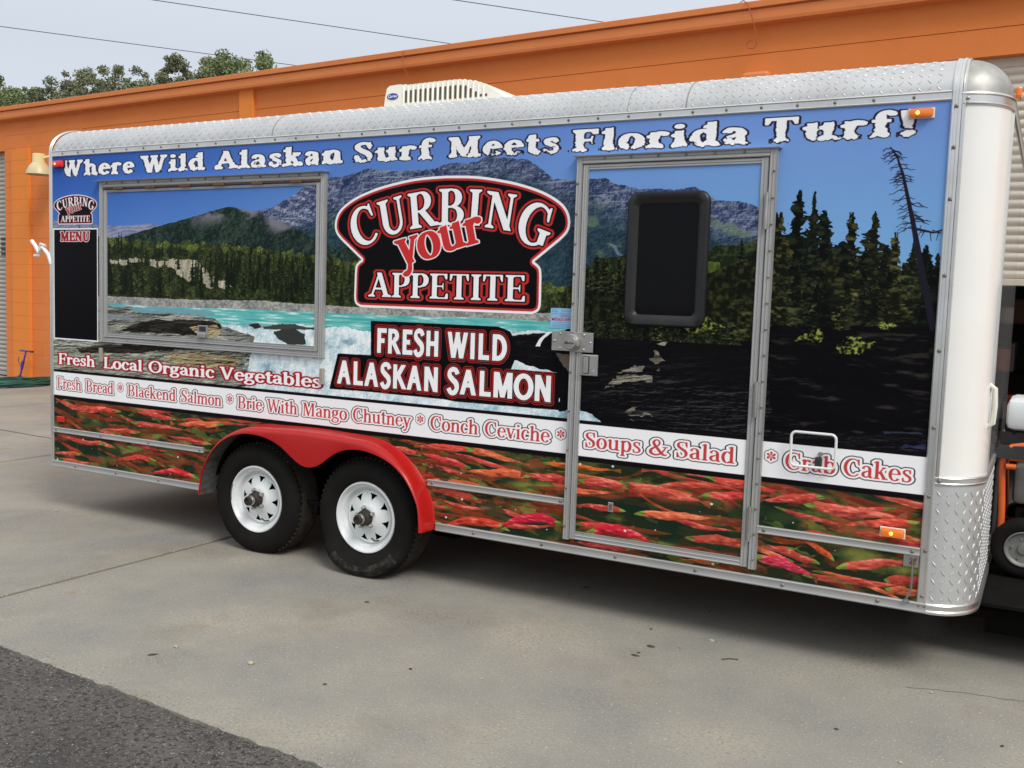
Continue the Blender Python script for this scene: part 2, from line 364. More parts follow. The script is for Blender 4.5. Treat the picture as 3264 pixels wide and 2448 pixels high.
def glyph(ch, st):
    g = Gl(*st); s, h, sl, t = g.s, g.h, g.sl, g.st
    X = .68; k = 1 if sl else 0
    ov = .015
    W = .6
    if ch == 'A':
        W = .80; hw = h*1.2 if k else s
        g.diag(.12, 0, .39, 1, hw); g.diag(.64, 0, .38, 1, s); g.rect(.2, .30, .58, .30+max(h, .0)+.02 if k else .30+s*.85)
        g.ser(.12, 0, w=hw*1.4); g.ser(.65, 0, w=s*1.1)
    elif ch == 'B':
        W = .70; x = .08+sl+s/2 if k else .14; x = .19; g.stem(x, 0, 1)
        g.rect(x, 1-h, .38, 1); g.rect(x, .5-h/2, .40, .5+h/2); g.rect(x, 0, .40, h)
        g.strip(arcpts(.37, .755-h/4, .17, .245-h/2, 90, -90)); g.strip(arcpts(.39, .25+h/4, .20, .25-h/2, 90, -90))
    elif ch in 'CG':
        W = .72
        a0 = 48
        g.strip([p+((h*1.3+(s*1.12-h*1.3)*max(0, -math.cos(math.radians(a0+(316-a0)*i/22)))**.8) if k else s,) for i, p in enumerate(arcpts(.40, .5, .31, .5-h/2+ov, a0, 316, 22))])
        if k: g.poly((.60, 1.0), (.64, 1.0), (.655, .66), (.62, .66), (.585, .80))
        if ch == 'G':
            g.rect(.62-s*.5, .08, .62+s*.5, .44); g.ser(.62, .44, -1)
            if not k: g.rect(.42, .36, .62, .36+s*.85)
            W = .78
    elif ch == 'D':
        W = .76; x = .19; g.stem(x, 0, 1); g.rect(x, 1-h, .34, 1); g.rect(x, 0, .34, h); g.strip(arcpts(.33, .5, .31, .5-h/2, 90, -90, 20))
    elif ch in 'EF':
        W = .66 if ch == 'E' else .62; x = .19; g.stem(x, 0, 1)
        g.rect(x, 1-h, .58, 1); g.beak(.60, 1, -1)
        g.rect(x, .5-h/2, .47, .5+h/2)
        if k: g.poly((.48, .34), (.44, .5), (.48, .66))
        if ch == 'E': g.rect(x, 0, .60, h); g.beak(.63, 0, 1)
        if not k: W = .62 if ch == 'E' else .58
    elif ch == 'H':
        W = .78; g.stem(.19, 0, 1); g.stem(.59, 0, 1); g.rect(.19, .5-h/2, .59, .5+h/2)
    elif ch == 'I': W = .38; g.stem(.19, 0, 1)
    elif ch == 'K':
        W = .76; g.stem(.19, 0, 1); g.diag(.25, .42, .60, 1, h*1.3 if k else s); g.diag(.65, 0, .34, .56, s); g.ser(.66, 0); g.ser(.60, 1, -1, w=h)
    elif ch == 'L':
        W = .64; g.stem(.19, 0, 1); g.rect(.19, 0, .58, h); g.beak(.62, 0, 1)
    elif ch == 'M':
        W = .95; hw = h*1.2 if k else s
        g.stem(.16, 0, 1, 'b', hw); g.diag(.20, 1, .46, 0.02, s); g.diag(.44, .02, .72, 1, hw); g.stem(.76, 0, 1, 'bt')
        g.ser(.17, 1, -1, r=.2)
    elif ch == 'N':
        W = .80; hw = h*1.2 if k else s
        g.stem(.17, 0, 1, 'b', hw); g.diag(.18, 1, .62, 0, s*1.05); g.stem(.62, 0, 1, 't', hw); g.ser(.15, 1, -1, r=0)
    elif ch == 'O':
        W = .78; g.strip(arcpts(.38, .5, .31, .5-h/2+ov, 0, 360, 28))
    elif ch in 'PR':
        W = .64 if ch == 'P' else .76; x = .19; g.stem(x, 0, 1)
        g.rect(x, 1-h, .38, 1); g.rect(x, .46-h/2, .38, .46+h/2)
        g.strip(arcpts(.37, .73, .18, .27-h/2, 90, -90))
        if ch == 'R': g.diag(.66, 0, .36, .48, s); g.ser(.67, 0, l=.3, w=s)
    elif ch == 'S':
        W = .60; hh = h*1.4 if k else s
        g.strip(spl([(.50, .80, hh), (.42, .955, h*1.2 if k else s*.95), (.27, .97, hh), (.15, .88, s*.8), (.16, .70, s*1.05), (.30, .55, s*1.15), (.44, .42, s*1.15), (.48, .22, s*.95), (.38, .05, hh), (.22, .03, h*1.2 if k else s*.95), (.11, .20, hh)]))
        if k: g.poly((.47, 1.0), (.51, 1.0), (.52, .68), (.485, .68), (.44, .85)); g.poly((.09, 0), (.13, 0), (.17, .14), (.12, .33), (.08, .33))
    elif ch == 'T':
        W = .68; g.stem(.33, 0, 1, 'b'); g.rect(.04, 1-h, .62, 1)
        if k: g.poly((.03, 1), (.08, 1), (.11, .9), (.06, .74), (.03, .74)); g.poly((.63, 1), (.58, 1), (.55, .9), (.60, .74), (.63, .74))
        else: W = .64
    elif ch == 'U':
        W = .80; g.rect(.19-s/2, .3, .19+s/2, 1); g.ser(.19, 1, -1); hw = h*1.2 if k else s
        g.rect(.61-hw/2, .3, .61+hw/2, 1); g.ser(.61, 1, -1, w=hw)
        A_ = arcpts(.40, .32, .21, .32-h/2+ov, 180, 360, 16)
        g.strip([p+(s+(hw-s)*(i/16)**.8*1.0 if k else s,) for i, p in enumerate(A_)])
    elif ch in 'VW':
        hw = h*1.2 if k else s
        if ch == 'V':
            W = .76; g.diag(.13, 1, .38, 0, s); g.diag(.38, 0, .62, 1, hw); g.ser(.12, 1, -1); g.ser(.63, 1, -1, w=hw)
        else:
            W = 1.04; g.diag(.13, 1, .33, 0, s*.95); g.diag(.33, 0, .53, 1, hw); g.diag(.50, 1, .70, 0, s*.95); g.diag(.70, 0, .90, 1, hw)
            g.ser(.12, 1, -1); g.ser(.52, 1, -1, w=s*.8); g.ser(.91, 1, -1, w=hw)
    elif ch == 'a':
        W = .50; g.stem(.36, .06, X*.72, '', s)
        g.strip(spl([(.09, .50, s*.9), (.13, .62, h*1.6), (.24, X-h/2, h*1.3), (.335, .58, s*.9), (.36, .45, s)]))
        g.strip(spl([(.36, .41, h), (.24, .36, h*1.3), (.11, .27, s*.9), (.10, .12, s*.95), (.20, .03, h*1.5), (.30, .08, h*1.3), (.37, .16, h)]))
        g.strip(spl([(.36, .12, s), (.39, .03, h*1.8), (.47, .05, h*1.1)]))
    elif ch in 'bdpq':
        W = .56
        if ch == 'b': g.stem(.13, .03, 1.0, 'F'); c = .30; g.strip(arcpts(c, X/2, .17, X/2-h/2+ov, -130, 130, 20)); g.rect(.1, 0, .16, .1)
        if ch == 'd':
            g.stem(.42, 0, 1.0, 'F'); g.strip(arcpts(.25, X/2, .17, X/2-h/2+ov, 50, 310, 20)); g.ser(.43, 0, l=0, r=1)
        if ch == 'p': g.stem(.14, -.30, X, 'bF'); g.strip(arcpts(.31, X/2, .17, X/2-h/2+ov, -130, 130, 20))
    elif ch == 'c':
        W = .47; g.strip([p+(h*1.2+(s*1.05-h*1.2)*max(0, -math.cos(math.radians(50+270*i/20)))**.7,) for i, p in enumerate(arcpts(.26, X/2, .18, X/2-h/2+ov, 50, 320, 20))])
        g.strip([(.36, .60, s*.6), (.385, .53, s*1.1), (.38, .47, s*.7)])
    elif ch == 'e':
        W = .50; g.strip([p+(h*1.2+(s*1.05-h*1.2)*abs(math.cos(math.radians(320*i/24+4)))**1.4*(1 if i > 4 else .8),) for i, p in enumerate(arcpts(.26, X/2, .18, X/2-h/2+ov, 4, 322, 24))])
        g.rect(.10, .36, .42, .36+h)
    elif ch == 'f':
        W = .38; g.stem(.17, 0, .80, 'b'); g.strip(spl([(.17, .76, s), (.19, .92, s*.8), (.28, .985, h*1.5), (.37, .92, h*1.8)])); g.strip([(.34, .94, s*.7), (.375, .90, s*.9), (.38, .85, s*.5)])
        g.rect(.03, X-h, .34, X)
    elif ch == 'g':
        W = .53
        g.strip(arcpts(.23, .46, .14, .20, 0, 360, 22)); g.strip([(.33, .60, h*1.4), (.42, .66, h*1.8), (.50, .64, h*1.6)])
        g.strip(spl([(.14, .30, h*1.2), (.08, .20, h*2), (.13, .12, s*.7), (.30, .09, s*.85), (.43, .03, s*.75), (.45, -.10, s*.7), (.38, -.21, h*1.6), (.22, -.26, h*1.3), (.08, -.20, h*2), (.05, -.10, h*2), (.13, .02, h*1.2)]))
    elif ch in 'hn':
        W = .60; g.stem(.14, 0, 1 if ch == 'h' else X, 'bF'); g.stem(.45, 0, .46, 'b')
        g.strip(spl([(.17, .48, h*1.2), (.24, .61, h*1.8), (.34, .655, s*.75), (.43, .58, s*.95), (.45, .44, s)]))
    elif ch == 'm':
        W = .90; g.stem(.14, 0, X, 'bF')
        for c in (.44, .75):
            g.stem(c, 0, .46, 'b'); g.strip(spl([(c-.28, .48, h*1.2), (c-.21, .61, h*1.8), (c-.11, .655, s*.75), (c-.02, .58, s*.95), (c, .44, s)]))
    elif ch == 'i':
        W = .31; g.stem(.155, 0, X, 'bF'); r = s*.62; g.poly(*arcpts(.15, .90, r, r, 0, 330, 11))
    elif ch == 'k':
        W = .58; g.stem(.14, 0, 1, 'bF'); g.diag(.20, .30, .40, X-.02, h*1.3); g.diag(.46, 0, .27, .42, s); g.ser(.46, 0); g.ser(.41, X, -1, w=h)
    elif ch == 'l': W = .31; g.stem(.155, 0, 1, 'bF')
    elif ch == 'o': W = .53; g.strip(arcpts(.26, X/2, .19, X/2-h/2+ov, 0, 360, 26))
    elif ch == 'r':
        W = .43; g.stem(.14, 0, X, 'bF'); g.strip(spl([(.17, .46, h*1.2), (.24, .62, h*1.8), (.33, .63, s*.8), (.385, .58, s*.9)])); g.poly(*arcpts(.36, .585, s*.5, s*.5, 0, 330, 9))
    elif ch == 's':
        W = .44
        g.strip(spl([(.35, .52, h*1.5), (.32, .64, h*1.3), (.21, X-h*.5, h*1.5), (.12, .60, s*.7), (.12, .48, s*.8), (.22, .38, s*.95), (.33, .28, s*.9), (.36, .15, s*.8), (.29, .04, h*1.6), (.18, .02, h*1.4), (.09, .08, h*1.4), (.075, .19, h*1.5)]))
        g.rect(.335, .48, .37, X); g.rect(.06, 0, .095, .22)
    elif ch == 't':
        W = .36; g.stem(.17, .1, .88, ''); g.rect(.03, X-h, .33, X); g.strip(spl([(.17, .16, s), (.19, .05, s*.8), (.27, .025, h*1.8), (.34, .09, h)]))
        g.poly((.17-s/2, .88), (.17+s/2, .90), (.17+s/2, X-h), (.03, X-h))
    elif ch == 'u':
        W = .60; g.stem(.14, .2, X, 'F'); g.stem(.45, .03, X, 'F'); g.ser(.46, 0, l=0, r=1)
        g.strip(spl([(.14, .24, s), (.16, .10, s*.95), (.25, .03, s*.6), (.36, .07, h*1.6), (.43, .17, h*1.2)]))
    elif ch in 'vy':
        W = .53; hw = h*1.2; g.diag(.10, X, .275, .0, s); g.ser(.10, X, -1); g.ser(.44, X, -1, w=hw)
        if ch == 'v': g.diag(.27, 0, .43, X, hw)
        else:
            g.diag(.225, -.10, .43, X, hw*1.25); g.strip(spl([(.25, -.05, h*1.2), (.20, -.20, h*2), (.12, -.27, s*.8), (.06, -.22, s*.6)]))
    elif ch == '*':
        W = .52
        for i in range(6):
            a = math.radians(30+60*i)
            g.poly(*[(.26+.012*math.cos(a)+(.11+.10*math.cos(b))*math.cos(a)-.040*math.sin(b)*math.sin(a)*(1.1+math.cos(b)), .70+(.11+.10*math.cos(b))*math.sin(a)+.040*math.sin(b)*math.cos(a)*(1.1+math.cos(b))) for b in [j*math.pi/5 for j in range(10)]])
    elif ch == '&':
        W = .80
        g.strip(spl([(.72, .50, h*1.4), (.62, .26, h*1.6), (.48, .08, h*2), (.30, .02, s*.8), (.12, .12, s*1.1), (.12, .32, s), (.28, .50, h*2), (.44, .66, h*1.6), (.46, .86, s*.6), (.36, .97, h*1.5), (.24, .88, s*.8), (.24, .70, s), (.40, .40, s*1.1), (.58, .12, s*1.1), (.70, .03, s*.7), (.78, .10, h)]))
        g.rect(.60, .52, .82, .52+h)
    elif ch == '!':
        W = .34; g.poly((.17-s*.75, 1), (.17+s*.75, 1), (.17+s*.3, .30), (.17-s*.3, .30)); g.poly(*arcpts(.17, .10, s*.65, .10, 0, 330, 11))
    elif ch == ' ': W = .28; g.poly((5, 5), (5.1, 5), (5, 5.1))
    return g.P, W

GR = 64
_gc = {}
def gsdf(ch, st):
    key = (ch, st)
    if key in _gc: return _gc[key]
    P, W = glyph(ch, st)
    xs = np.arange(int((W+.5)*GR)+1, dtype=np.float32)/GR-.25
    ys = np.arange(int(1.9*GR), dtype=np.float32)/GR-.55
    xx, yy = np.meshgrid(xs, ys)
    out = np.full(xx.shape, 1e3, np.float32)
    for p in P:
        n = len(p); d = np.full(xx.shape, 1e3, np.float32)
        for i in range(n):
            (x0, y0), (x1, y1) = p[i], p[(i+1) % n]
            ex, ey = x1-x0, y1-y0; L = ex*ex+ey*ey
            if L < 1e-10: continue
            tt = np.clip(((xx-x0)*ex+(yy-y0)*ey)/L, 0, 1)
            d = np.minimum(d, (xx-x0-tt*ex)**2+(yy-y0-tt*ey)**2)
        d = np.sqrt(d); ins = inpoly(p, xx, yy)
        # thin overlaps between strips: count a hair more as inside
        out = np.minimum(out, np.where(ins, -d, d-.004))
    _gc[key] = (out, W); return _gc[key]
def twidth(txt, st, tr=0): return sum(gsdf(c, st)[1]+tr for c in txt)
def text_field(xs, zs, items):
    """items: (char, style, x, z, sx, sz, angle) ; distance in metres on the window"""
    xx, zz = np.meshgrid(xs, zs); out = np.full(xx.shape, 1., np.float32)
    for ch, st, x, z, sx, sz, ang in items:
        F, W = gsdf(ch, st); ca, sa = math.cos(ang), math.sin(ang)
        dx, dz = xx-x, zz-z
        u = (dx*ca+dz*sa)/sx; v = (-dx*sa+dz*ca)/sz
        fu = (u+.25)*GR; fv = (v+.55)*GR
        ok = (fu >= 0) & (fu < F.shape[1]-1.01) & (fv >= 0) & (fv < F.shape[0]-1.01)
        if not ok.any(): continue
        rows = np.where(ok.any(1))[0]; cols = np.where(ok.any(0))[0]
        sl_ = (slice(rows[0], rows[-1]+1), slice(cols[0], cols[-1]+1))
        fu, fv, okk = fu[sl_], fv[sl_], ok[sl_]
        fu = np.clip(fu, 0, F.shape[1]-1.01); fv = np.clip(fv, 0, F.shape[0]-1.01)
        i, j = fv.astype(int), fu.astype(int); a, b = fv-i, fu-j
        val = (F[i, j]*(1-b)+F[i, j+1]*b)*(1-a)+(F[i+1, j]*(1-b)+F[i+1, j+1]*b)*a
        out[sl_] = np.where(okk, np.minimum(out[sl_], val*min(sx, sz)), out[sl_])
    return out
def layout(txt, st, x0, x1, z, sz, ang=0, tr=0):
    sx = (x1-x0)/(twidth(txt, st, tr)-tr-.08); x = x0-.04*sx; r = []
    for c in txt:
        if c != ' ': r.append((c, st, x, z+(x-x0)*math.tan(ang), sx, sz, ang))
        x += (gsdf(c, st)[1]+tr)*sx
    return r
def ink(A, w, d, off, col, aa=.0010):
    A.put(w, np.clip(.5-(d-off)/aa*.7, 0, 1).astype(np.float32), col)

SERIF = (.092, .036, .050, .028)
BOLD = (.112, .038, .060, .030)
SLAB = (.150, .085, .070, .075)
SANS = (.185, .175, 0, 0)
LOGO = (.150, .050, .075, .042)

def emblem_outline(cx, cz, sc, small=False):
    b = [(3.30, 1.918), (3.50, 1.909), (3.70, 1.877), (3.843, 1.839), (3.94, 1.800), (4.015, 1.752), (4.052, 1.700), (4.060, 1.645), (4.045, 1.605), (4.010, 1.570), (3.862, 1.458)]
    lo = [(3.862, 1.458), (3.890, 1.438), (3.905, 1.405), (3.908, 1.30), (3.908, 1.235), (3.895, 1.202), (3.860, 1.185)]
    h = [q[:2] for q in spl(b[:10], 4)]+[q[:2] for q in spl(lo, 3)]
    P = h+[(6.60-x, z) for x, z in h[::-1]]
    return [(cx+(x-3.30)*sc, cz+(z-1.545)*sc*(.93 if small else 1)) for x, z in P]

def paint():
    A = Art(); a = A.a
    X, Z = XS, ZS
    full = (slice(0, NH), slice(0, NW))
    # ---- sky
    tx = (X/PW)[None, :]; tz = (Z/PH)[:, None]
    left = mixc(C8(84, 132, 208), C8(36, 76, 164), np.broadcast_to(np.clip((tz-.62)/.36, 0, 1), (NH, NW)))
    right = mixc(C8(108, 168, 214), C8(102, 138, 208), np.broadcast_to(np.clip((tz-.60)/.38, 0, 1), (NH, NW)))
    a[:] = mixc(left, right, np.broadcast_to(np.clip(tx*1.25, 0, 1), (NH, NW)))
    a += ((fbm(X, Z, .5, .4, 3)-.5)*.03)[..., None]
    n1 = fbm(X, Z, .22, .10, 11, 6, .62); n2 = fbm(X, Z, .06, .05, 12, 4, .6); n3 = fbm(X, Z, .5, .3, 13, 3)
    fine = fbm(X, Z, .016, .012, 14, 3, .7)
    # ---- pale far ridge on the left
    r = line(V1([(300, 705), (420, 715), (650, 745), (800, 745), (960, 736), (1040, 742), (1200, 770), (1500, 800)]), X, .012, 21, .12)
    m = (Z[:, None] < r[None, :]) & (X < 1.9)[None, :]
    strat = .5+.5*np.sin((Z[:, None]-.12*X[None, :])*260+n3*20+n2*3)
    c = mixc(C8(96, 106, 140), C8(150, 154, 176), np.clip(strat*.5+(n2-.4)*1.4, 0, 1))
    a[:] = np.where(m[..., None], c, a)
    # ---- main mountains
    mt = V1([(700, 880), (900, 790), (1480, 640), (1620, 655), (1750, 625), (1870, 565), (2030, 490)]) + \
        V2([(20, 715), (90, 700), (230, 685), (330, 650), (390, 635), (600, 650), (780, 645), (870, 635), (950, 600), (1150, 592), (1200, 555), (1330, 545), (1500, 562), (1560, 610), (1620, 660), (1680, 710), (1850, 720), (1940, 712), (2060, 700), (2110, 735), (2160, 745)]) + \
        V3([(20, 680), (70, 682), (120, 708), (230, 735), (400, 742), (520, 728), (580, 770), (640, 795), (740, 800), (830, 825), (880, 850), (935, 960), (960, 1500), (1700, 1600)])
    r = line(mt, X, .014, 22, .09)
    D = r[None, :]-Z[:, None]
    m = (D > 0)
    ang = np.sin((Z[:, None]*1.0+.22*(X[None, :]-3.3)*np.sign(3.5-X[None, :]))*170+n3*22+n2*3)*.7+(vnoise(X, Z, .12, .006, 77)-.5)*1.4
    gul = fbm(X, Z, .07, .09, 33, 6, .68)
    rl1 = relief(X, Z, .16, .10, 501, 6, .66, 1, .8); rl2 = relief(X, Z, .22, .018, 502, 4, .6, .25, 1)
    rock = mixc(C8(24, 36, 68), C8(112, 124, 150), np.clip((rl1-.22)*1.5, 0, 1)*.75+.18*gul)
    rock = mixc(rock, C8(150, 160, 178), np.clip((rl2-.60)*3.2, 0, 1)*np.clip((n1-.36)*3.2, 0, .85)*sst(.45, .05, D))
    rock = mixc(rock, C8(196, 192, 206), (np.clip((np.sin((Z[:, None]+.42*X[None, :])*120+n3*16+n1*5)-.1)*1.5, 0, 1)*np.clip((rl1-.3)*2, 0, 1))*(sst(2.0, 2.15, X)*sst(2.62, 2.45, X))[None, :]*.85)
    rock = mixc(rock, C8(30, 38, 78), np.clip((.42-n1)*4, 0, .5))
    forest = mixc(C8(22, 40, 54), C8(58, 84, 88), np.clip(rl1*.8-.1+(fine-.5)*.9, 0, 1))
    forest = mixc(forest, C8(104, 122, 84), np.clip((n1-.63)*7, 0, .6))
    tl = sst(.08, .26, D+(n3-.5)*.35+(n2-.5)*.1)
    rock = mixc(rock, C8(150, 150, 176), np.clip((fbm(X, Z, .02, .012, 78, 3)-.58)*4, 0, .5))
    c = mixc(rock, forest, tl)
    a[:] = np.where(m[..., None], c, a)
    # alpine meadow by the door window
    polyband(A, V3([(585, 900), (700, 905), (800, 950), (840, 975), (700, 970), (590, 940)]), .03, .06, 41, C8(98, 116, 92), opacity=.6)
    polyband(A, V2([(2080, 1170), (2130, 1180), (2212, 1230), (2212, 1260), (2150, 1220)]), .03, .05, 43, C8(136, 140, 168), opacity=.55)
    # ---- near green hill on the left (rises to 1500,620, falls to the right)
    hill = V1([(330, 900), (600, 830), (790, 818), (1030, 745), (1200, 702), (1380, 645), (1480, 622), (1620, 650), (1760, 700), (1900, 760), (2030, 830), (2100, 880)])+V2([(300, 1180), (500, 1230)])
    r = line(hill, X, .006, 23, .05)
    D = r[None, :]-Z[:, None]
    rl3 = relief(X, Z, .30, .22, 503, 6, .6, 1, .6)
    c = mixc(C8(18, 30, 28), C8(62, 80, 66), np.clip(rl3*.75-.12+(fine-.5)*1.1, 0, 1))
    bare = sst(.12, .02, D)*np.clip((n1-.42)*6, 0, 1)*(sst(1.3, 1.6, X)*sst(2.4, 2.1, X))[None, :]
    c = mixc(c, C8(150, 140, 158), bare*.7)
    a[:] = np.where(((D > 0) & (X < 3.0)[None, :])[..., None], c, a)
    # ---- wooded valley floor
    top = V1([(300, 830), (560, 800), (700, 830), (900, 850), (1150, 870), (1400, 870), (1700, 905), (2030, 950), (2212, 980)])+V2([(300, 1300), (800, 1400), (1500, 1480), (1850, 1490)])+V3([(0, 1100), (600, 1050), (900, 1000)])
    base = V1([(300, 1180), (700, 1195), (1200, 1215), (1700, 1225), (2212, 1262)])+V2([(90, 1600), (1000, 1640), (1840, 1659)])+V3([(0, 1420), (900, 1450)])
    rt = line(top, X, .02, 24, .05); rb = line(base, X, .006, 25, .1)
    m = (Z[:, None] < rt[None, :]+.01)
    c = mixc(C8(22, 30, 18), C8(88, 96, 52), np.clip((n2-.35)*1.6+(fine-.5)*1.6, 0, 1)*.8)
    m &= (X < 5.05)[None, :]
    a[:] = np.where(m[..., None], c, a)
    for i in range(55):
        x = random.Random(i).uniform(.5, 4.1); zt_ = float(np.interp(x, X, rt)); r2 = random.Random(i+50); rad = r2.uniform(.02, .045)
        P = [(x+rad*math.cos(t)*r2.uniform(.8, 1.2), zt_-.005+rad*.8*math.sin(t)*r2.uniform(.8, 1.2)) for t in [2*math.pi*j/9 for j in range(9)]]
        g1 = r2.choice([((32, 42, 20), (104, 118, 56)), ((28, 38, 20), (84, 98, 50)), ((40, 48, 22), (128, 138, 66))])
        polyband(A, P, .008, .012, 3000+i, lambda xs, zs, g1=g1, i=i: mixc(C8(*g1[0]), C8(*g1[1]), relief(xs, zs, .02, .02, 3300+i, 3, .6, -.4, -1) if len(xs) > 3 and len(zs) > 3 else np.full((len(zs), len(xs)), .5)), opacity=.9)
    # sandy bluff
    sand = lambda xs, zs: mixc(C8(120, 116, 96), C8(198, 192, 168), np.clip(relief(xs, zs, .06, .09, 51, 5, .6, 1, .4)*.9+.05, 0, 1))
    polyband(A, V1([(700, 960), (900, 955), (1110, 962), (1260, 970), (1330, 1010), (1345, 1060), (1480, 1100), (1500, 1130), (1380, 1140), (1290, 1120), (1220, 1110), (1160, 1060), (1110, 1010), (900, 985), (720, 1000)]), .03, .03, 52, sand)
    cl = [((16, 22, 14), (98, 104, 56)), ((26, 33, 18), (122, 128, 68)), ((12, 18, 12), (66, 76, 44)), ((40, 48, 22), (146, 154, 82))]
    rr = random.Random(4)
    N = 420
    for layer in range(4):
        for i in range((300, 190, 150, 90)[layer]):
            x = rr.uniform(-.02, 4.12)
            b = float(np.interp(x, X, rb)); tt = float(np.interp(x, X, rt))
            f = (1, .72, .42, .1)[layer]
            zb = b+(tt-b)*(.72*f)*rr.uniform(.75, 1.15)
            hgt = (tt-b)*rr.uniform(.28, .50)*(.8, .95, 1.1, 1.15)[layer]
            d, l = cl[rr.choice([0, 0, 1, 2, 3] if layer == 0 else [0, 1, 2, 2])]
            if .55 < x < 1.55 and .30 < (zb-b)/(tt-b) < .75 and rr.random() < .8: continue
            if .95 < x < 1.5 and layer > 1 and rr.random() < .6: continue
            conifer(A, x, zb-.01, hgt, hgt*rr.uniform(.19, .30), C8(*d), C8(*l), rr.uniform(.25, .85), rr.randrange(9999), .75)
    # gravel bank
    D = rb[None, :]-Z[:, None]
    c = mixc(C8(104, 106, 106), C8(176, 174, 168), np.clip(fine*1.7-.35+(n2-.5), 0, 1))
    a[:] = np.where(((D > 0) & (D < .4))[..., None], c, a)
    # ---- river
    rtop = V1([(300, 1235), (700, 1238), (1000, 1262), (1500, 1275), (2030, 1300)])+V2([(90, 1655)])+V5([(80, 98), (700, 128), (1200, 140), (1800, 175), (2212, 170)])
    rt2 = line(rtop, X, .004, 26, .1)
    D = rt2[None, :]-Z[:, None]
    wv = fbm(X, Z, .16, .012, 61, 4, .6)
    c = mixc(C8(62, 158, 158), C8(132, 208, 200), np.clip(wv*2-.55, 0, 1))
    c = mixc(c, C8(228, 240, 240), np.clip((wv-.60)*7, 0, .9))
    c = mixc(c, C8(96, 118, 140), np.clip(1.0-X[None, :]/1.0, 0, .85)*np.ones_like(wv))
    a[:] = np.where((D > 0)[..., None], c, a)
    # ---- white water
    wtop = V1([(1330, 1440), (1430, 1375), (1600, 1385), (1800, 1375), (2030, 1385), (2200, 1390)])+V5([(80, 215), (400, 250), (800, 240), (1200, 225), (1680, 235)])
    wt = line(wtop, X, .016, 27, .06)
    D = wt[None, :]-Z[:, None]
    fl = fbm(X, Z, .025, .06, 62, 5, .68); fl2 = fbm(X, Z, .12, .07, 63, 6, .68)
    wr = relief(X, Z, .10, .12, 504, 6, .7, .8, .8)
    c = mixc(C8(128, 172, 188), C8(244, 249, 250), np.clip(fl*.9+wr*.5+fl2*1.3-.72, 0, 1))
    c = mixc(c, C8(118, 146, 168), np.clip((.40-fl2)*5, 0, .8))
    m = (D > 0) & (X > 1.45)[None, :]
    a[:] = np.where(m[..., None], c, a)
    # ---- layered rocks on the left
    def rocks(lightc, darkc, seed):
        def f(xs, zs):
            if len(xs) < 3 or len(zs) < 3: return C8(*darkc)
            st = relief(xs, zs, .17, .022, seed, 5, .62, .25, 1.); b = fbm(xs, zs, .14, .05, seed+1, 5, .62)
            c = mixc(C8(*darkc), C8(*lightc), np.clip((st-.30)*1.9, 0, 1)*np.clip(b*2.6-.55, .1, 1))
            return mixc(c, C8(20, 18, 18), np.clip((.27-st)*7, 0, .95))
        return f
    gr = rocks((186, 186, 172), (84, 86, 82), 71)
    polyband(A, V1([(300, 1255), (480, 1250), (720, 1255), (930, 1285), (1160, 1300), (1380, 1330), (1440, 1380), (1640, 1450), (1620, 1500), (1600, 1600), (1580, 1700), (1560, 1900), (300, 1800)]), .02, .04, 72, gr)
    polyband(A, V4([(320, 60), (900, 70), (1560, 140), (1600, 180), (1570, 230), (1500, 330), (320, 300)]), .02, .04, 73, rocks((204, 210, 190), (96, 98, 88), 74))
    for pts, sd in [([(850, 1270), (1000, 1262), (1380, 1290), (1400, 1320), (1100, 1310), (860, 1300)], 1)]:
        polyband(A, V1(pts), .012, .03, 75+sd, C8(104, 150, 164), opacity=.9)
    polyband(A, V1([(330, 1290), (640, 1300), (850, 1330), (900, 1350), (700, 1340), (330, 1330)]), .012, .03, 78, C8(120, 134, 146), opacity=.8)
    dk = rocks((62, 58, 50), (20, 18, 18), 81)
    polyband(A, V1([(780, 1420), (870, 1375), (1000, 1345), (1250, 1350), (1420, 1365), (1430, 1395), (1300, 1420), (1280, 1445), (980, 1430)]), .012, .03, 82, dk)
    tan = rocks((214, 198, 152), (120, 104, 76), 83)
    polyband(A, V1([(1220, 1392), (1400, 1375), (1430, 1430), (1380, 1465), (1290, 1450)]), .012, .03, 84, tan)
    polyband(A, V4([(1030, 165), (1200, 140), (1440, 165), (1560, 180), (1500, 235), (1350, 245), (1120, 225)]), .015, .03, 85, tan)
    polyband(A, V1([(1600, 1380), (1660, 1368), (1690, 1395), (1640, 1405)]), .006, .02, 86, C8(40, 38, 34))
    polyband(A, V1([(1690, 1390), (1820, 1372), (1900, 1372), (1970, 1395), (2020, 1395), (2030, 1410), (1700, 1405)]), .006, .02, 87, C8(58, 60, 54))
    polyband(A, V1([(1760, 1420), (1900, 1400), (1960, 1440), (1970, 1500), (1880, 1510), (1800, 1470)]), .014, .03, 88, C8(48, 50, 50))
    polyband(A, V4([(320, 180), (460, 165), (640, 225), (560, 240), (320, 235)]), .012, .03, 89, C8(150, 176, 138), opacity=.5)
    polyband(A, V4([(480, 120), (700, 95), (1180, 100), (1200, 120), (900, 150), (520, 150)]), .014, .03, 90, rocks((88, 76, 66), (30, 26, 26), 91))
    # ---- dark cliff on the right
    bk = rocks((70, 66, 62), (14, 13, 15), 92)
    cliff = V5([(1380, 262), (1480, 255), (1640, 245), (1830, 215)])+V6([(440, 330), (900, 360), (1300, 395), (1900, 380)])+V3([(940, 1480), (1800, 1450), (1840, 1450)])+[(5.9, .98), (5.9, .60), (4.48, .60)]+V5([(2050, 890), (2000, 850), (1960, 820), (1830, 775), (1725, 790), (1725, 530), (1410, 440), (1380, 420)])
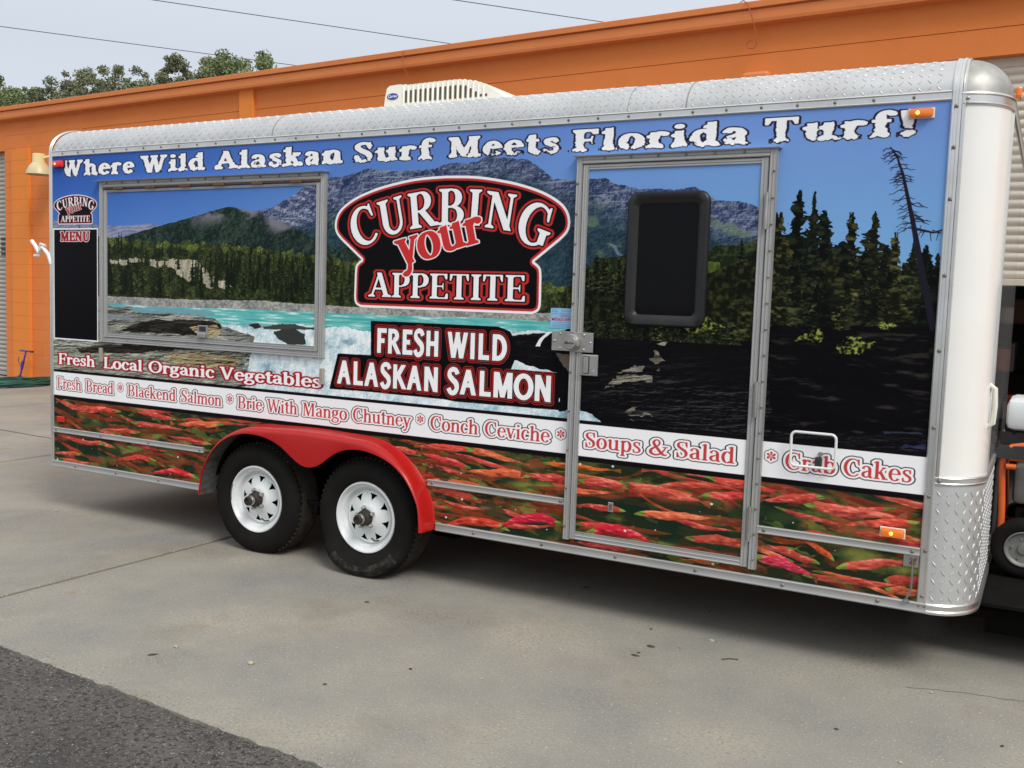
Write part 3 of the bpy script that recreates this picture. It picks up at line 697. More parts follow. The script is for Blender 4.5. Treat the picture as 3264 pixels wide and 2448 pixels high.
    polyband(A, cliff, .012, .03, 93, lambda xs, zs: mixc(C8(12, 11, 14), C8(58, 56, 56), np.clip((relief(xs, zs, .22, .035, 94, 5, .62, .3, 1)-.50)*1.9, 0, .9)*np.clip(fbm(xs, zs, .4, .2, 95)*2.6-.9, 0, 1)))
    sun = rocks((176, 174, 156), (90, 86, 72), 96)
    for p in ([(560, 440), (800, 420), (1000, 440), (1180, 470), (1120, 495), (900, 485), (600, 470)], [(1070, 585), (1100, 580), (1170, 690), (1100, 705), (1010, 665), (1080, 650)], [(740, 800), (900, 735), (1000, 750), (960, 800)], [(680, 860), (840, 815), (1060, 820), (1070, 880), (880, 870), (700, 900), (640, 930)],
              [(830, 1130), (920, 1090), (880, 1150), (1070, 1165), (1060, 1185), (850, 1175)], [(1090, 545), (1180, 520), (1180, 555)], [(460, 380), (800, 350), (860, 352), (600, 380)], [(1360, 465), (1180, 475), (1200, 480), (1360, 472)], [(820, 1212), (920, 1215), (900, 1222)], [(1070, 770), (1110, 765), (1100, 790)], [(430, 345), (500, 350), (545, 380), (450, 405)]):
        polyband(A, V6(p), .018, .02, 97+len(p), sun, opacity=.85)
    polyband(A, V5([(1560, 340), (1590, 290), (1650, 235), (1680, 238), (1620, 290), (1590, 340)]), .004, .02, 99, C8(235, 235, 235))
    polyband(A, V5([(1380, 250), (1560, 235), (1640, 235), (1400, 268)]), .006, .02, 100, C8(215, 215, 215))
    polyband(A, V6([(185, 615), (345, 640), (340, 800), (300, 780), (230, 690)]), .012, .03, 101, C8(120, 104, 92), opacity=.8)
    for p in ([(370, 90), (560, 85), (540, 100)], [(1210, 205), (1420, 210), (1400, 215)], [(1340, 135), (1560, 132), (1540, 142)], [(1180, 180), (1450, 182)], ):
        polyband(A, V7(p+[(p[0][0], p[0][1]+6)]), .004, .02, 104, C8(150, 150, 150))
    for p, cc in (([(620, 520), (900, 500), (1200, 600), (1450, 660), (1400, 760), (1000, 760), (740, 700), (800, 600)], (52, 48, 44)), ([(1180, 865), (1500, 860), (1500, 890), (1200, 885)], (60, 72, 96)), ([(1300, 990), (1490, 960), (1490, 1010)], (50, 60, 110)), ([(1200, 230), (1530, 220), (1530, 290), (1300, 280)], (56, 60, 66))):
        polyband(A, V7(p), .03, .04, 105, C8(*cc), opacity=.55)
    # ---- big conifers on and around the door
    dd = [((11, 14, 11), (108, 108, 58)), ((14, 18, 13), (84, 90, 52)), ((9, 12, 10), (58, 66, 42)), ((15, 18, 12), (136, 130, 70))]
    for layer in range(3):
        for i in range(34):
            x = rr.uniform(4.14, 5.0)
            if layer == 0 or x > 4.78 or x < 4.42:
                zt = np.interp(x, [4.1, 4.25, 4.4, 4.6, 4.8, 4.9, 5.03], [1.34, 1.42, 1.34, 1.40, 1.42, 1.46, 1.60])
            else: zt = 1.36
            d, l = dd[rr.choice([0, 1, 2])]; h_ = rr.uniform(.22, .42)*(1-.2*layer)
            zb = zt-h_*rr.uniform(.75, 1.25)-layer*.13
            conifer(A, x, max(zb, 1.08), h_, h_*rr.uniform(.17, .24), C8(*d), C8(*l), rr.uniform(.4, .95), rr.randrange(9999), .7)
    polyband(A, V6([(440, 60), (800, 100), (800, 345), (440, 330)]), .03, .03, 110, lambda xs, zs: mixc(C8(10, 12, 10), C8(52, 58, 26), np.clip(fbm(xs, zs, .02, .02, 111)*2.4-1.1, 0, 1)), opacity=.7)
    polyband(A, V3([(585, 1110), (640, 1120), (655, 1180), (600, 1200), (575, 1170)]), .02, .02, 112, lambda xs, zs: mixc(C8(30, 40, 16), C8(116, 132, 56), fbm(xs, zs, .015, .012, 113, 3)), opacity=.75)
    polyband(A, V3([(580, 1180), (850, 1060), (850, 1440), (560, 1420)]), .03, .03, 113, lambda xs, zs: mixc(C8(12, 14, 10), C8(64, 66, 30), np.clip(fbm(xs, zs, .02, .02, 114)*2.4-1.1, 0, 1)), opacity=.8)
    big = [(930, 1500, 830, 120), (1040, 1500, 715, 135), (1130, 1500, 722, 90), (1190, 1500, 820, 120), (1325, 1500, 830, 95), (1440, 1500, 825, 100), (1290, 1500, 980, 130), (1560, 1500, 930, 85), (1700, 1500, 1000, 90), (1640, 1500, 960, 70), (1770, 1500, 1040, 60), (1490, 1500, 1000, 90), (980, 1500, 950, 120), (1110, 1500, 980, 120), (1220, 1500, 1030, 110), (1380, 1500, 1020, 120), (1600, 1500, 1090, 100), (1740, 1500, 1080, 80), (1040, 1500, 1100, 110), (1330, 1500, 1130, 120), (1500, 1500, 1140, 110)]
    w3 = A.win(5.035, 5.81, .95, 1.62)
    xs, zs = X[w3[1]], Z[w3[0]]
    zt = np.interp(xs, [5.0, 5.1, 5.24, 5.33, 5.42, 5.5, 5.6, 5.7, 5.81], [1.60, 1.70, 1.74, 1.62, 1.56, 1.60, 1.52, 1.50, 1.48])
    nn = fbm(xs, zs, .020, .013, 121, 4, .65); big_n = fbm(xs, zs, .2, .12, 122, 3)
    m = (zs[:, None]+(nn-.5)*.34+(fbm(xs, zs, .07, .05, 123, 3)-.5)*.25 < zt[None, :]-.14).astype(np.float32)
    c = mixc(C8(12, 14, 11), C8(116, 120, 48), np.clip((nn-.47)*4.2, 0, 1)*np.clip(big_n*3.0-.9, 0, 1)*np.clip((zs[:, None]-1.0)*3+.35, 0, 1)*.9)
    A.put(w3, m, c)
    wbg = A.win(5.03, 5.81, 1.0, 1.5)
    r9 = random.Random(3)
    big = [(r9.uniform(930, 1800), 1500, r9.uniform(1000, 1120), r9.uniform(80, 120)) for _ in range(26)][:13]+big+[(r9.uniform(930, 1800), 1500, r9.uniform(1150, 1300), r9.uniform(60, 110)) for _ in range(22)]
    for i, (x, b, t_, wd) in enumerate(big):
        x0, zt0 = V3([(x, t_)])[0]; zb0 = V3([(x, b)])[0][1]
        wdm = wd*.6166/ (1450/2.15)*1.0
        d, l = dd[[2, 1, 2, 0, 3, 2, 3][i % 7]]
        for q in range(2):
            conifer(A, x0, max(zb0, 1.0)-.02, zt0-zb0, wdm*(1.7-.45*q), C8(*d), C8(*l), .30+.45*(i % 3)/2, 31*i+q, 1.0)
    # dark undergrowth and the two sunlit bushes
    polyband(A, V7([(350, 90), (1530, 90), (1530, 900), (350, 880)]), .05, .06, 130, lambda xs, zs: mixc(C8(10, 9, 12), C8(44, 40, 38), np.clip((fbm(xs, zs, .12, .02, 131, 5, .6)-.58)*5, 0, .9)), opacity=.93)
    def leaf(xs, zs):
        n = fbm(xs, zs, .014, .012, 141, 3, .7)
        return mixc(C8(14, 18, 8), C8(168, 180, 78), np.clip((n-.42)*3.6, 0, 1))
    for p in ([(600, 130), (690, 105), (750, 130), (770, 210), (700, 230), (620, 210), (520, 215)], [(860, 220), (960, 215), (1120, 180), (1130, 240), (1000, 290), (900, 305), (850, 280)], [(1130, 70), (1270, 60), (1270, 110), (1150, 130)], [(920, 170), (1060, 170), (1060, 220), (930, 220)]):
        polyband(A, V7(p), .03, .025, 142, leaf, opacity=.8)
    polyband(A, V6([(1340, 400), (1500, 330), (1560, 300), (1620, 360), (1720, 405), (1600, 430), (1480, 450)]), .02, .02, 143, leaf, opacity=.7)
    # dead leaning tree
    tr = V3([(1520, 517), (1555, 570), (1585, 660), (1610, 780), (1635, 900), (1655, 1010), (1680, 1150), (1740, 1450)])
    def stroke(pts, w0, w1, col):
        n = len(pts)
        for i in range(n-1):
            (x0, z0), (x1, z1) = pts[i], pts[i+1]; wa = w0+(w1-w0)*i/(n-1); wb = w0+(w1-w0)*(i+1)/(n-1)
            w = A.win(min(x0, x1)-.02, max(x0, x1)+.02, min(z0, z1)-.02, max(z0, z1)+.02)
            xx, zz = np.meshgrid(X[w[1]], Z[w[0]])
            ex, ez = x1-x0, z1-z0; t_ = np.clip(((xx-x0)*ex+(zz-z0)*ez)/(ex*ex+ez*ez+1e-9), 0, 1)
            d = np.hypot(xx-x0-t_*ex, zz-z0-t_*ez)-(wa+(wb-wa)*t_)/2
            A.put(w, np.clip(.5-d/.0015, 0, 1).astype(np.float32), col)
    dkc = C8(26, 24, 34)
    stroke(tr, .004, .030, dkc)
    for i in range(58):
        t_ = rr.uniform(.12, 4.4); k_ = int(t_); f = t_-k_
        x = tr[k_][0]*(1-f)+tr[k_+1][0]*f; z = tr[k_][1]*(1-f)+tr[k_+1][1]*f
        sd = rr.choice([-1, -1, 1]); L = rr.uniform(.015, .055)*(1+.15*t_)
        p = [(x, z)]
        for s_ in range(4): p.append((p[-1][0]+sd*L/4*rr.uniform(.6, 1.2), p[-1][1]+L/4*rr.uniform(-.9, .35)))
        stroke(p, .004, .002, dkc)
        if rr.random() < .6: stroke([p[2], (p[2][0]+sd*.012, p[2][1]-.014)], .003, .002, dkc)
    stroke(V3([(1650, 940), (1700, 950), (1740, 960), (1790, 945), (1830, 930)]), .010, .004, dkc)
    for i in range(14):
        x, z = V3([(1670+i*11, 955-rr.uniform(-8, 8))])[0]
        stroke([(x, z), (x+rr.uniform(-.02, .02), z+rr.uniform(-.04, .03))], .004, .002, dkc)
    # ---- salmon
    w = A.win(0, PW, 0, .47)
    xs, zs = X[w[1]], Z[w[0]]
    b1 = fbm(xs, zs, .20, .07, 201, 5, .6); b2 = fbm(xs, zs, .14, .04, 202, 4, .6); b3 = fbm(xs, zs, .3, .12, 203, 3)
    c = mixc(C8(30, 36, 24), C8(108, 112, 52), np.clip((b1-.44)*3.6, 0, 1))
    c = mixc(c, C8(128, 56, 36), np.clip((b2-.54)*6, 0, .8))
    c = mixc(c, C8(18, 34, 26), np.clip((b3-.52)*7, 0, .75))
    A.put(w, np.ones((len(zs), len(xs)), np.float32), c)
    reds = [(222, 74, 58), (210, 62, 56), (226, 98, 60), (198, 68, 56), (214, 84, 66)]
    for i in range(105):
        x, z = rr.uniform(0, PW), rr.uniform(0, .46)
        fish(A, x, z, rr.uniform(.26, .60), rr.uniform(.010, .020), rr.uniform(-.30, .12), rr.uniform(-.12, .08), (rr.randint(120, 190), rr.randint(45, 70), rr.randint(25, 40)), (86, 92, 36), rr.choice([1, -1]), i, rr.uniform(.25, .7))
    for i in range(62):
        x, z = rr.uniform(0, PW), rr.uniform(0, .46)
        fish(A, x, z, rr.uniform(.3, .6), rr.uniform(.010, .017), rr.uniform(-.25, .08), rr.uniform(-.12, .08), rr.choice(reds), (112, 136, 54), rr.choice([1, -1]), 300+i, rr.uniform(0, .22))
    def greens(n, seed, op):
        r2 = random.Random(seed)
        for i in range(n):
            x, z = r2.uniform(0, PW), r2.uniform(.0, .44); L = r2.uniform(.06, .22); h = L*r2.uniform(.18, .4); k = r2.randint(6, 9)
            P = [(x+L/2*math.cos(t)*r2.uniform(.5, 1.1), z+h/2*math.sin(t)*r2.uniform(.5, 1.2)-.12*L*math.cos(t)) for t in [2*math.pi*j/k for j in range(k)]]
            g1 = r2.choice([(112, 128, 50), (84, 100, 42), (60, 78, 44), (36, 54, 34), (28, 40, 30), (134, 146, 60)])
            polyband(A, P, .030, .022, 900+i+seed, lambda xs, zs, g1=g1, i=i: mixc(C8(*g1)*.55, C8(*g1)*1.15, fbm(xs, zs, .05, .018, 1400+i, 3)), opacity=op*r2.uniform(.6, 1))
    greens(90, 1, .62)
    def F2(p0, p1, T, bend=.0, col=None, flip=1, sd=0, dull=0):
        T *= .58; dull = dull*.7
        (x0, z0), (x1, z1) = p0, p1
        L = math.hypot(x1-x0, z1-z0)
        fish(A, (x0+x1)/2, (z0+z1)/2, L, T, math.atan2(z1-z0, x1-x0), bend, col or reds[sd % 5], (122, 146, 62), flip, 500+sd, dull)
    L4 = lambda a_, b_: tuple(V4([a_, b_])); L5 = lambda a_, b_: tuple(V5([a_, b_])); L9 = lambda a_, b_: tuple(V9([a_, b_])); L8 = lambda a_, b_: tuple(V8([a_, b_]))
    F2(*L4((500, 490), (780, 530)), .030, sd=0); F2(*L4((860, 525), (1130, 580)), .028, sd=1); F2(*L4((1110, 605), (1440, 610)), .034, sd=2)
    F2(*L4((345, 670), (680, 750)), .028, -.05, sd=3); F2(*L4((345, 790), (520, 800)), .025, sd=4); F2(*L4((640, 640), (900, 660)), .028, sd=5, dull=.2)
    F2(*L4((740, 830), (1000, 830)), .030, .07, sd=6); F2(*L4((950, 910), (1280, 940)), .036, .10, (214, 40, 44), sd=7); F2(*L4((1060, 680), (1360, 740)), .026, sd=8, dull=.1)
    F2(*L5((540, 1040), (760, 1110)), .028, sd=9, dull=.1); F2(*L5((730, 1040), (1130, 1070)), .036, sd=10); F2(*L5((740, 1090), (1110, 1200)), .034, sd=11)
    F2(*L5((1060, 1220), (1560, 1250)), .040, sd=12); F2(*L5((1480, 1240), (1880, 1310)), .042, sd=13); F2(*L5((1590, 1160), (2140, 1215)), .024, sd=14, col=(216, 92, 34), flip=-1)
    F2(*L5((810, 1340), (1160, 1420)), .036, sd=15, dull=.35); F2(*L5((870, 1590), (1380, 1600)), .040, .13, (212, 60, 44), sd=16); F2(*L5((1290, 1590), (1760, 1560)), .044, .15, (204, 34, 56), sd=17)
    F2(*L9((600, 70), (1060, 130)), .036, sd=18, flip=-1); F2(*L9((930, 90), (1600, 250)), .042, sd=19, flip=-1); F2(*L9((1590, 40), (2180, 170)), .036, sd=20, flip=-1); F2(*L9((1560, 190), (2110, 200)), .034, sd=21, flip=-1)
    F2(*L9((1040, 330), (1680, 370)), .036, sd=22, flip=-1); F2(*L9((590, 260), (980, 310)), .028, sd=23); F2(*L9((670, 440), (1200, 540)), .048, .14, (206, 36, 52), sd=24, flip=-1)
    F2(*L9((1440, 520), (1990, 560)), .038, sd=25, dull=.4, flip=-1); F2(*L9((560, 560), (1040, 620)), .030, sd=26, dull=.1); F2(*L9((1370, 690), (1700, 730)), .016, sd=27, col=(210, 90, 40))
    F2(*L8((290, 560), (760, 540)), .038, sd=28); F2(*L8((600, 600), (1310, 690)), .044, -.04, sd=29, flip=-1); F2(*L8((880, 740), (1450, 720)), .034, sd=30); F2(*L8((380, 780), (900, 850)), .034, sd=31, dull=.3)
    F2(*L8((230, 960), (680, 1110)), .044, .08, (206, 50, 70), sd=32, flip=-1); F2(*L8((300, 880), (720, 1030)), .030, sd=33, dull=.2); F2(*L8((830, 1050), (1420, 1010)), .038, .02, sd=34, flip=-1); F2(*L8((600, 850), (830, 1000)), .026, .05, (214, 80, 44), sd=35)
    F2(*L8((1180, 1140), (1500, 1150)), .036, sd=36, dull=.35, flip=-1); F2(*L8((1190, 1210), (1500, 1250)), .036, sd=37, dull=.3, flip=-1)
    greens(14, 2, .5)
    for i in range(40):
        x, z = rr.uniform(0, PW), rr.uniform(0, .44); r_ = rr.choice([.002, .003, .006])
        w = A.win(x-.02, x+.02, z-.02, z+.02); xx, zz = np.meshgrid(X[w[1]]-x, Z[w[0]]-z)
        A.put(w, (np.hypot(xx*.8, zz) < r_).astype(np.float32)*.85, C8(235, 235, 230))
    # ---- white band with black edges
    w = A.win(0, PW, .46, .66)
    zz = ZS[w[0]][:, None]*np.ones((1, len(XS[w[1]])), np.float32)
    A.put(w, sst(.4465, .4475, zz)*sst(.6565, .6555, zz), C8(16, 14, 16))
    A.put(w, sst(.4710, .4720, zz)*sst(.6385, .6375, zz), C8(238, 238, 240))
    w = A.win(0, PW, .43, .48); zz = ZS[w[0]][:, None]*np.ones((1, len(XS[w[1]])), np.float32)
    A.put(w, sst(.446, .448, zz)*sst(.473, .471, zz), C8(16, 14, 16))
    red, wht, blk = C8(186, 58, 58), C8(242, 242, 244), C8(18, 16, 18)
    # ---- lettering
    words = [("Fresh", .035, .309), ("Bread", .342, .640), ("Blackend", .768, 1.243), ("Salmon", 1.275, 1.656), ("Brie", 1.777, 1.999), ("With", 2.025, 2.282), ("Mango", 2.307, 2.662), ("Chutney", 2.691, 3.116), ("Conch", 3.234, 3.560), ("Ceviche", 3.587, 3.994), ("Soups", 4.187, 4.510), ("&", 4.536, 4.645), ("Salad", 4.673, 4.981), ("Crab", 5.199, 5.440), ("Cakes", 5.459, 5.762)]
    for t_, x0, x1 in words:
        w = A.win(x0-.03, x1+.03, .46, .64)
        d = text_field(X[w[1]], Z[w[0]], layout(t_, BOLD, x0+.010, x1-.010, .520, .078))
        ink(A, w, d, .0126, blk); ink(A, w, d, .0088, wht); ink(A, w, d, .0004, red)
    for x in (.704, 1.719, 3.173, 4.051, 5.141):
        w = A.win(x-.06, x+.06, .5, .64)
        d = text_field(X[w[1]], Z[w[0]], [('*', BOLD, x-.26*.105, .572-.70*.105, .105, .105, 0)])
        ink(A, w, d, .0118, blk); ink(A, w, d, .0092, wht); ink(A, w, d, .0, red)
    for t_, x0, x1 in [("Fresh", .058, .442), ("Local", .533, .917), ("Organic", .988, 1.578), ("Vegetables", 1.637, 2.452)]:
        w = A.win(x0-.03, x1+.03, .64, .80)
        d = text_field(X[w[1]], Z[w[0]], layout(t_, SERIF, x0, x1, .697, .074))
        ink(A, w, d, .0105, C8(150, 30, 34)); ink(A, w, d, .0022, wht)
    rough = (fbm(X, Z, .030, .014, 301, 3, .7)-.5)
    for t_, x0, x1 in [("Where", .112, .830), ("Wild", .921, 1.470), ("Alaskan", 1.587, 2.574), ("Surf", 2.672, 3.200), ("Meets", 3.320, 3.972), ("Florida", 4.060, 4.942), ("Turf!", 5.036, 5.672)]:
        w = A.win(x0-.03, x1+.03, 1.96, 2.15)
        d = text_field(X[w[1]], Z[w[0]], layout(t_, SLAB, x0, x1, 2.015, .104, 0, .09))
        rgh = rough[w]
        drip = np.clip(fbm(X[w[1]], Z[w[0]], .016, .05, 302, 2)-.5, -1, 1)*.014*sst(2.055, 2.015, Z[w[0]])[:, None]
        d = d+rgh*.0085*(1.15-.95*sst(2.035, 2.105, Z[w[0]])[:, None])+drip-.0022
        ink(A, w, d, .0048, C8(30, 24, 40)); ink(A, w, d, .0000, C8(240, 242, 244))
    # ---- FRESH WILD ALASKAN SALMON
    box = [(2.815, 1.110), (3.156, 1.112), (3.66, 1.111), (3.73, 1.09), (3.765, 1.04), (3.765, .94), (3.744, .89), (4.034, .888), (4.034, .695), (3.40, .690), (3.325, .697), (2.751, .700), (2.520, .696), (2.579, .909), (2.820, .912)]
    polyband(A, box, 0, 1, 1, C8(12, 11, 13))
    w = A.win(2.5, 4.05, .68, 1.12)
    it = layout("FRESH", SANS, 2.857, 3.287, .930, .140)+layout("WILD", SANS, 3.341, 3.712, .930, .140)
    it += layout("ALASKAN", SANS, 2.580, 3.289, .733, .136)+layout("SALMON", SANS, 3.345, 3.990, .733, .136)
    d = text_field(X[w[1]], Z[w[0]], it)
    ink(A, w, d, .0205, C8(176, 44, 40)); ink(A, w, d, .0165, C8(12, 11, 13)); ink(A, w, d, .0110, C8(176, 44, 40)); ink(A, w, d, .0060, C8(12, 11, 13)); ink(A, w, d, .001, C8(242, 242, 244))
    # ---- emblem
    def emblem(cx, cz, sc, rim, small):
        T = lambda p: [(cx+(x-3.30)*sc, cz+(z-1.545)*sc*(1 if not small else .93)) for x, z in p]
        P = emblem_outline(cx, cz, sc, small)
        w = A.win(min(p[0] for p in P)-.01, max(p[0] for p in P)+.01, min(p[1] for p in P)-.01, max(p[1] for p in P)+.01)
        xx, zz = np.meshgrid(X[w[1]], Z[w[0]]); d = np.full(xx.shape, 9., np.float32)
        for i in range(len(P)):
            (x0, z0), (x1, z1) = P[i], P[(i+1) % len(P)]; ex, ez = x1-x0, z1-z0
            t_ = np.clip(((xx-x0)*ex+(zz-z0)*ez)/(ex*ex+ez*ez+1e-12), 0, 1)
            d = np.minimum(d, np.hypot(xx-x0-t_*ex, zz-z0-t_*ez))
        d = np.where(inpoly(P, xx, zz), -d, d)
        rd = C8(178, 42, 40) if not small else C8(120, 32, 36)
        ink(A, w, d, 0, C8(240, 238, 240)); ink(A, w, d, -rim, rd); ink(A, w, d, -rim*1.9, C8(12, 11, 13))
        it = []
        S = sc
        for ch, x, z, ang, hh, ww in [('C', 2.752, 1.652, 21, .212, .265), ('U', 2.950, 1.706, 13, .195, .255), ('R', 3.148, 1.738, 7, .195, .255), ('B', 3.340, 1.750, 1, .195, .250), ('I', 3.490, 1.744, -3, .190, .25), ('N', 3.652, 1.722, -8, .190, .250), ('G', 3.862, 1.650, -19, .212, .255)]:
            W_ = gsdf(ch, LOGO)[1]; a_ = math.radians(ang)
            u, v = W_/2*ww*S, .5*hh*S*(1 if not small else .93)
            px, pz = T([(x, z)])[0]
            it.append((ch, LOGO, px-u*math.cos(a_)+v*math.sin(a_), pz-u*math.sin(a_)-v*math.cos(a_), ww*S, hh*S, a_))
        x0, x1 = T([(2.80, 0)])[0][0], T([(3.81, 0)])[0][0]
        z0 = T([(0, 1.250)])[0][1]
        it += layout("APPETITE", LOGO, x0, x1, z0, .136*S)
        d = text_field(X[w[1]], Z[w[0]], it)
        ink(A, w, d, .0185*S, rd); ink(A, w, d, .0075*S, C8(12, 11, 13)); ink(A, w, d, .0005, C8(242, 242, 244))
        it = []
        for ch, x, z, ang, hh in [('y', 3.012, 1.428, 14, .195), ('o', 3.150, 1.457, 15, .195), ('u', 3.292, 1.500, 16, .190), ('r', 3.448, 1.540, 14, .185)]:
            px, pz = T([(x, z)])[0]
            it.append((ch, (.155, .055, .065, .040), px, pz, hh*1.40*S, hh*1.06*S, math.radians(ang)))
        d = text_field(X[w[1]], Z[w[0]], it)
        ink(A, w, d, .0075*S+(.001 if small else 0), C8(240, 238, 240)); ink(A, w, d, .0015*S, C8(196, 44, 44) if not small else C8(150, 40, 44))
    emblem(3.30, 1.545, 1., .014, False)
    # menu board and small emblem
    w = A.win(.013, .480, .873, 1.652)
    A.put(w, np.ones((w[0].stop-w[0].start, w[1].stop-w[1].start), np.float32), C8(238, 238, 240))
    w = A.win(.023, .470, .883, 1.642)
    A.put(w, np.ones((w[0].stop-w[0].start, w[1].stop-w[1].start), np.float32), C8(9, 8, 10))
    w = A.win(.03, .46, 1.53, 1.64)
    d = text_field(X[w[1]], Z[w[0]], layout("MENU", BOLD, .094, .396, 1.566, .062))
    ink(A, w, d, .0075, C8(235, 235, 238)); ink(A, w, d, .0035, C8(150, 30, 36))
    emblem(.246, 1.780, .300, .006, True)
    # tone curve over the whole print: mid tones raised, blacks kept dark
    return np.clip(np.clip(a, 0, 1)**.86*1.03-.022, 0, 1)
# ================================================================ materials
ALU = mat('aluminium', (.43, .43, .425), .46, .45, (.37, .37, .365), 2.5, bump=.0006, bsc=9, dirt=((.30, .28, .24), 7, .60, .80))
ALU_BR = mat('bright_aluminium', (.74, .74, .73), .30, .9, (.62, .62, .60), 3, dirt=((.42, .38, .30), 5, .62, .85))
TREAD = mat('tread_plate', (.60, .61, .61), .48, .65, (.52, .53, .53), 3, dirt=((.40, .37, .30), 6, .62, .82))
CAST = mat('cast_corner', (.46, .46, .44), .6, .9, (.30, .29, .26), 9, lo=.35, hi=.7)
WHITE = mat('white_gelcoat', (.84, .83, .80), .22, 0, (.80, .79, .75), 1.5, coat=.5, dirt=((.55, .50, .40), 3, .66, .9))
FRONTM = mat('front_sheet', (.70, .70, .70), .09, .75, (.62, .62, .62), 1.2, dirt=((.35, .33, .28), 30, .66, .8), map_sc=(1, 1, .12))
SCREW = mat('screw_steel', (.28, .27, .25), .5, .6, (.16, .14, .11), 40)
RUST = mat('rusty_steel', (.22, .11, .07), .8, .3, (.12, .07, .05), 60)
STEEL = mat('zinc_steel', (.52, .52, .50), .36, .9, (.42, .40, .37), 14)
DARKHUB = mat('greasy_hub', (.030, .027, .025), .6, .4, (.060, .042, .032), 30)
BLACKM = mat('black_steel', (.006, .006, .006), .9, 0, (.010, .009, .008), 8, spec=.05)
BLACKP = mat('black_plastic', (.022, .022, .023), .42, 0, (.035, .035, .034), 6)
FRAMEP = mat('smoked_frame', (.014, .014, .015), .34, 0, (.020, .020, .021), 6, spec=.35)
GLASS = mat('tinted_glass', (.004, .004, .005), .08, 0, (.005, .005, .006), 2, spec=.10)
RUBBER = mat('tyre_rubber', (.0085, .008, .0075), .85, 0, (.012, .011, .010), 10, bump=.0008, bsc=120, spec=.12, dirt=((.030, .025, .021), 5, .62, .85))
RUBSC = mat('scuffed_rubber', (.040, .034, .029), .9, 0, (.010, .009, .008), 20, lo=.40, hi=.56, spec=.2)
RUBDUST = mat('dusty_tread', (.024, .020, .017), .9, 0, (.045, .036, .029), 18, spec=.2)
RIMW = mat('white_rim', (.74, .77, .77), .35, 0, (.66, .69, .69), 8, dirt=((.45, .38, .30), 12, .68, .85))
REDF = mat('red_fender', (.43, .010, .009), .30, 0, (.38, .009, .008), 3, coat=.12, spec=.35, dirt=((.40, .10, .08), 6, .68, .9))
AMBER = mat('amber_lens', (.85, .20, .015), .22, 0, (.75, .16, .01), 60, coat=.6, emit=.12)
AMBERG = mat('amber_glow', (1., .62, .06), .3, emit=5)
REDL = mat('red_lens', (.65, .012, .010), .22, 0, (.5, .01, .01), 60, coat=.6, emit=.25)
REDG = mat('red_glow', (1., .25, .10), .3, emit=4)
REDR = mat('red_reflector', (.75, .006, .006), .3, 0, (.42, .01, .01), 80, coat=.5)
CREAM = mat('cream_plastic', (.82, .81, .74), .42, 0, (.74, .72, .60), 3, dirt=((.55, .50, .38), 8, .66, .9))
SLOT = mat('slot_dark', (.060, .045, .035), .8, 0, (.10, .08, .06), 20)
BLUEB = mat('badge_blue', (.02, .04, .28), .3, 0, coat=.4)
WHITEP = mat('white_print', (.82, .82, .82), .5)
INK_R = mat('red_ink', (.50, .03, .05), .6)
INK_B = mat('blue_ink', (.06, .14, .28), .6)
STICK = mat('sticker_blue', srgb(140, 190, 225), .5, 0, srgb(128, 178, 215), 20)
TAPE = mat('beige_tab', (.36, .33, .27), .6, 0, (.28, .26, .21), 60)
ORW = mat('orange_stucco', srgb(219, 126, 62), .85, 0, srgb(212, 118, 54), .7, 8, bump=.0025, bsc=55, dirt=(srgb(202, 112, 56), 2.2, .58, .85))
ORT = mat('orange_trim', srgb(222, 132, 72), .7, 0, srgb(214, 124, 66), .8, 8, bump=.001, bsc=30, dirt=(srgb(196, 110, 60), 3, .6, .9))
ORP = mat('orange_pilaster', srgb(228, 134, 54), .85, 0, srgb(220, 126, 48), .9, 8, bump=.0025, bsc=55)
SHUT = mat('shutter_cream', srgb(206, 198, 184), .45, .1, srgb(192, 184, 168), 2, dirt=(srgb(150, 140, 120), 3, .6, .9))
SHUTG = mat('shutter_grey', srgb(176, 172, 164), .5, .2, srgb(160, 156, 148), 2, dirt=(srgb(120, 110, 96), 3, .58, .85))
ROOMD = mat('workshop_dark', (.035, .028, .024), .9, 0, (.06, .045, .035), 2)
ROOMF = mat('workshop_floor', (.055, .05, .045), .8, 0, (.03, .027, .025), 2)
ROOF = mat('roof_membrane', (.30, .30, .29), .9)
ORTUBE = mat('orange_tube', srgb(212, 96, 30), .4, 0, srgb(196, 84, 26), 8, coat=.2)
GREYM = mat('machine_grey', (.20, .20, .19), .5, .2, (.15, .15, .14), 8)
TANKW = mat('tank_white', (.72, .77, .78), .3, 0, (.66, .71, .72), 3)
GREEN = mat('green_hose', (.012, .105, .075), .45, 0, (.01, .075, .055), 6)
PURP = mat('purple_metal', (.085, .03, .30), .35, .2, (.07, .025, .24), 6)
LAMPC = mat('lamp_cream', srgb(232, 214, 160), .4, 0, srgb(218, 198, 140), 4)
LAMPG = mat('lamp_shade_enamel', srgb(206, 192, 150), .4, 0, srgb(188, 176, 138), 4)
WIREB = mat('wire_black', (.06, .06, .065), .7)
WIREO = mat('painted_wire', srgb(176, 88, 40), .7)
BARK = mat('bark', (.09, .07, .055), .9, 0, (.05, .04, .03), 6, bump=.01, bsc=12)
LEAF = mat('leaf_green', (.21, .25, .10), .7, 0, (.13, .165, .065), 1.1, lo=.35, hi=.6)
LEAF2 = mat('leaf_olive', (.215, .225, .125), .7, 0, (.13, .145, .08), 1.1, lo=.35, hi=.6)
DRYL = mat('dead_leaf', (.045, .032, .025), .9, 0, (.08, .05, .03), 30)
PEB = mat('pebble', (.42, .38, .28), .9, 0, (.34, .30, .22), 30)
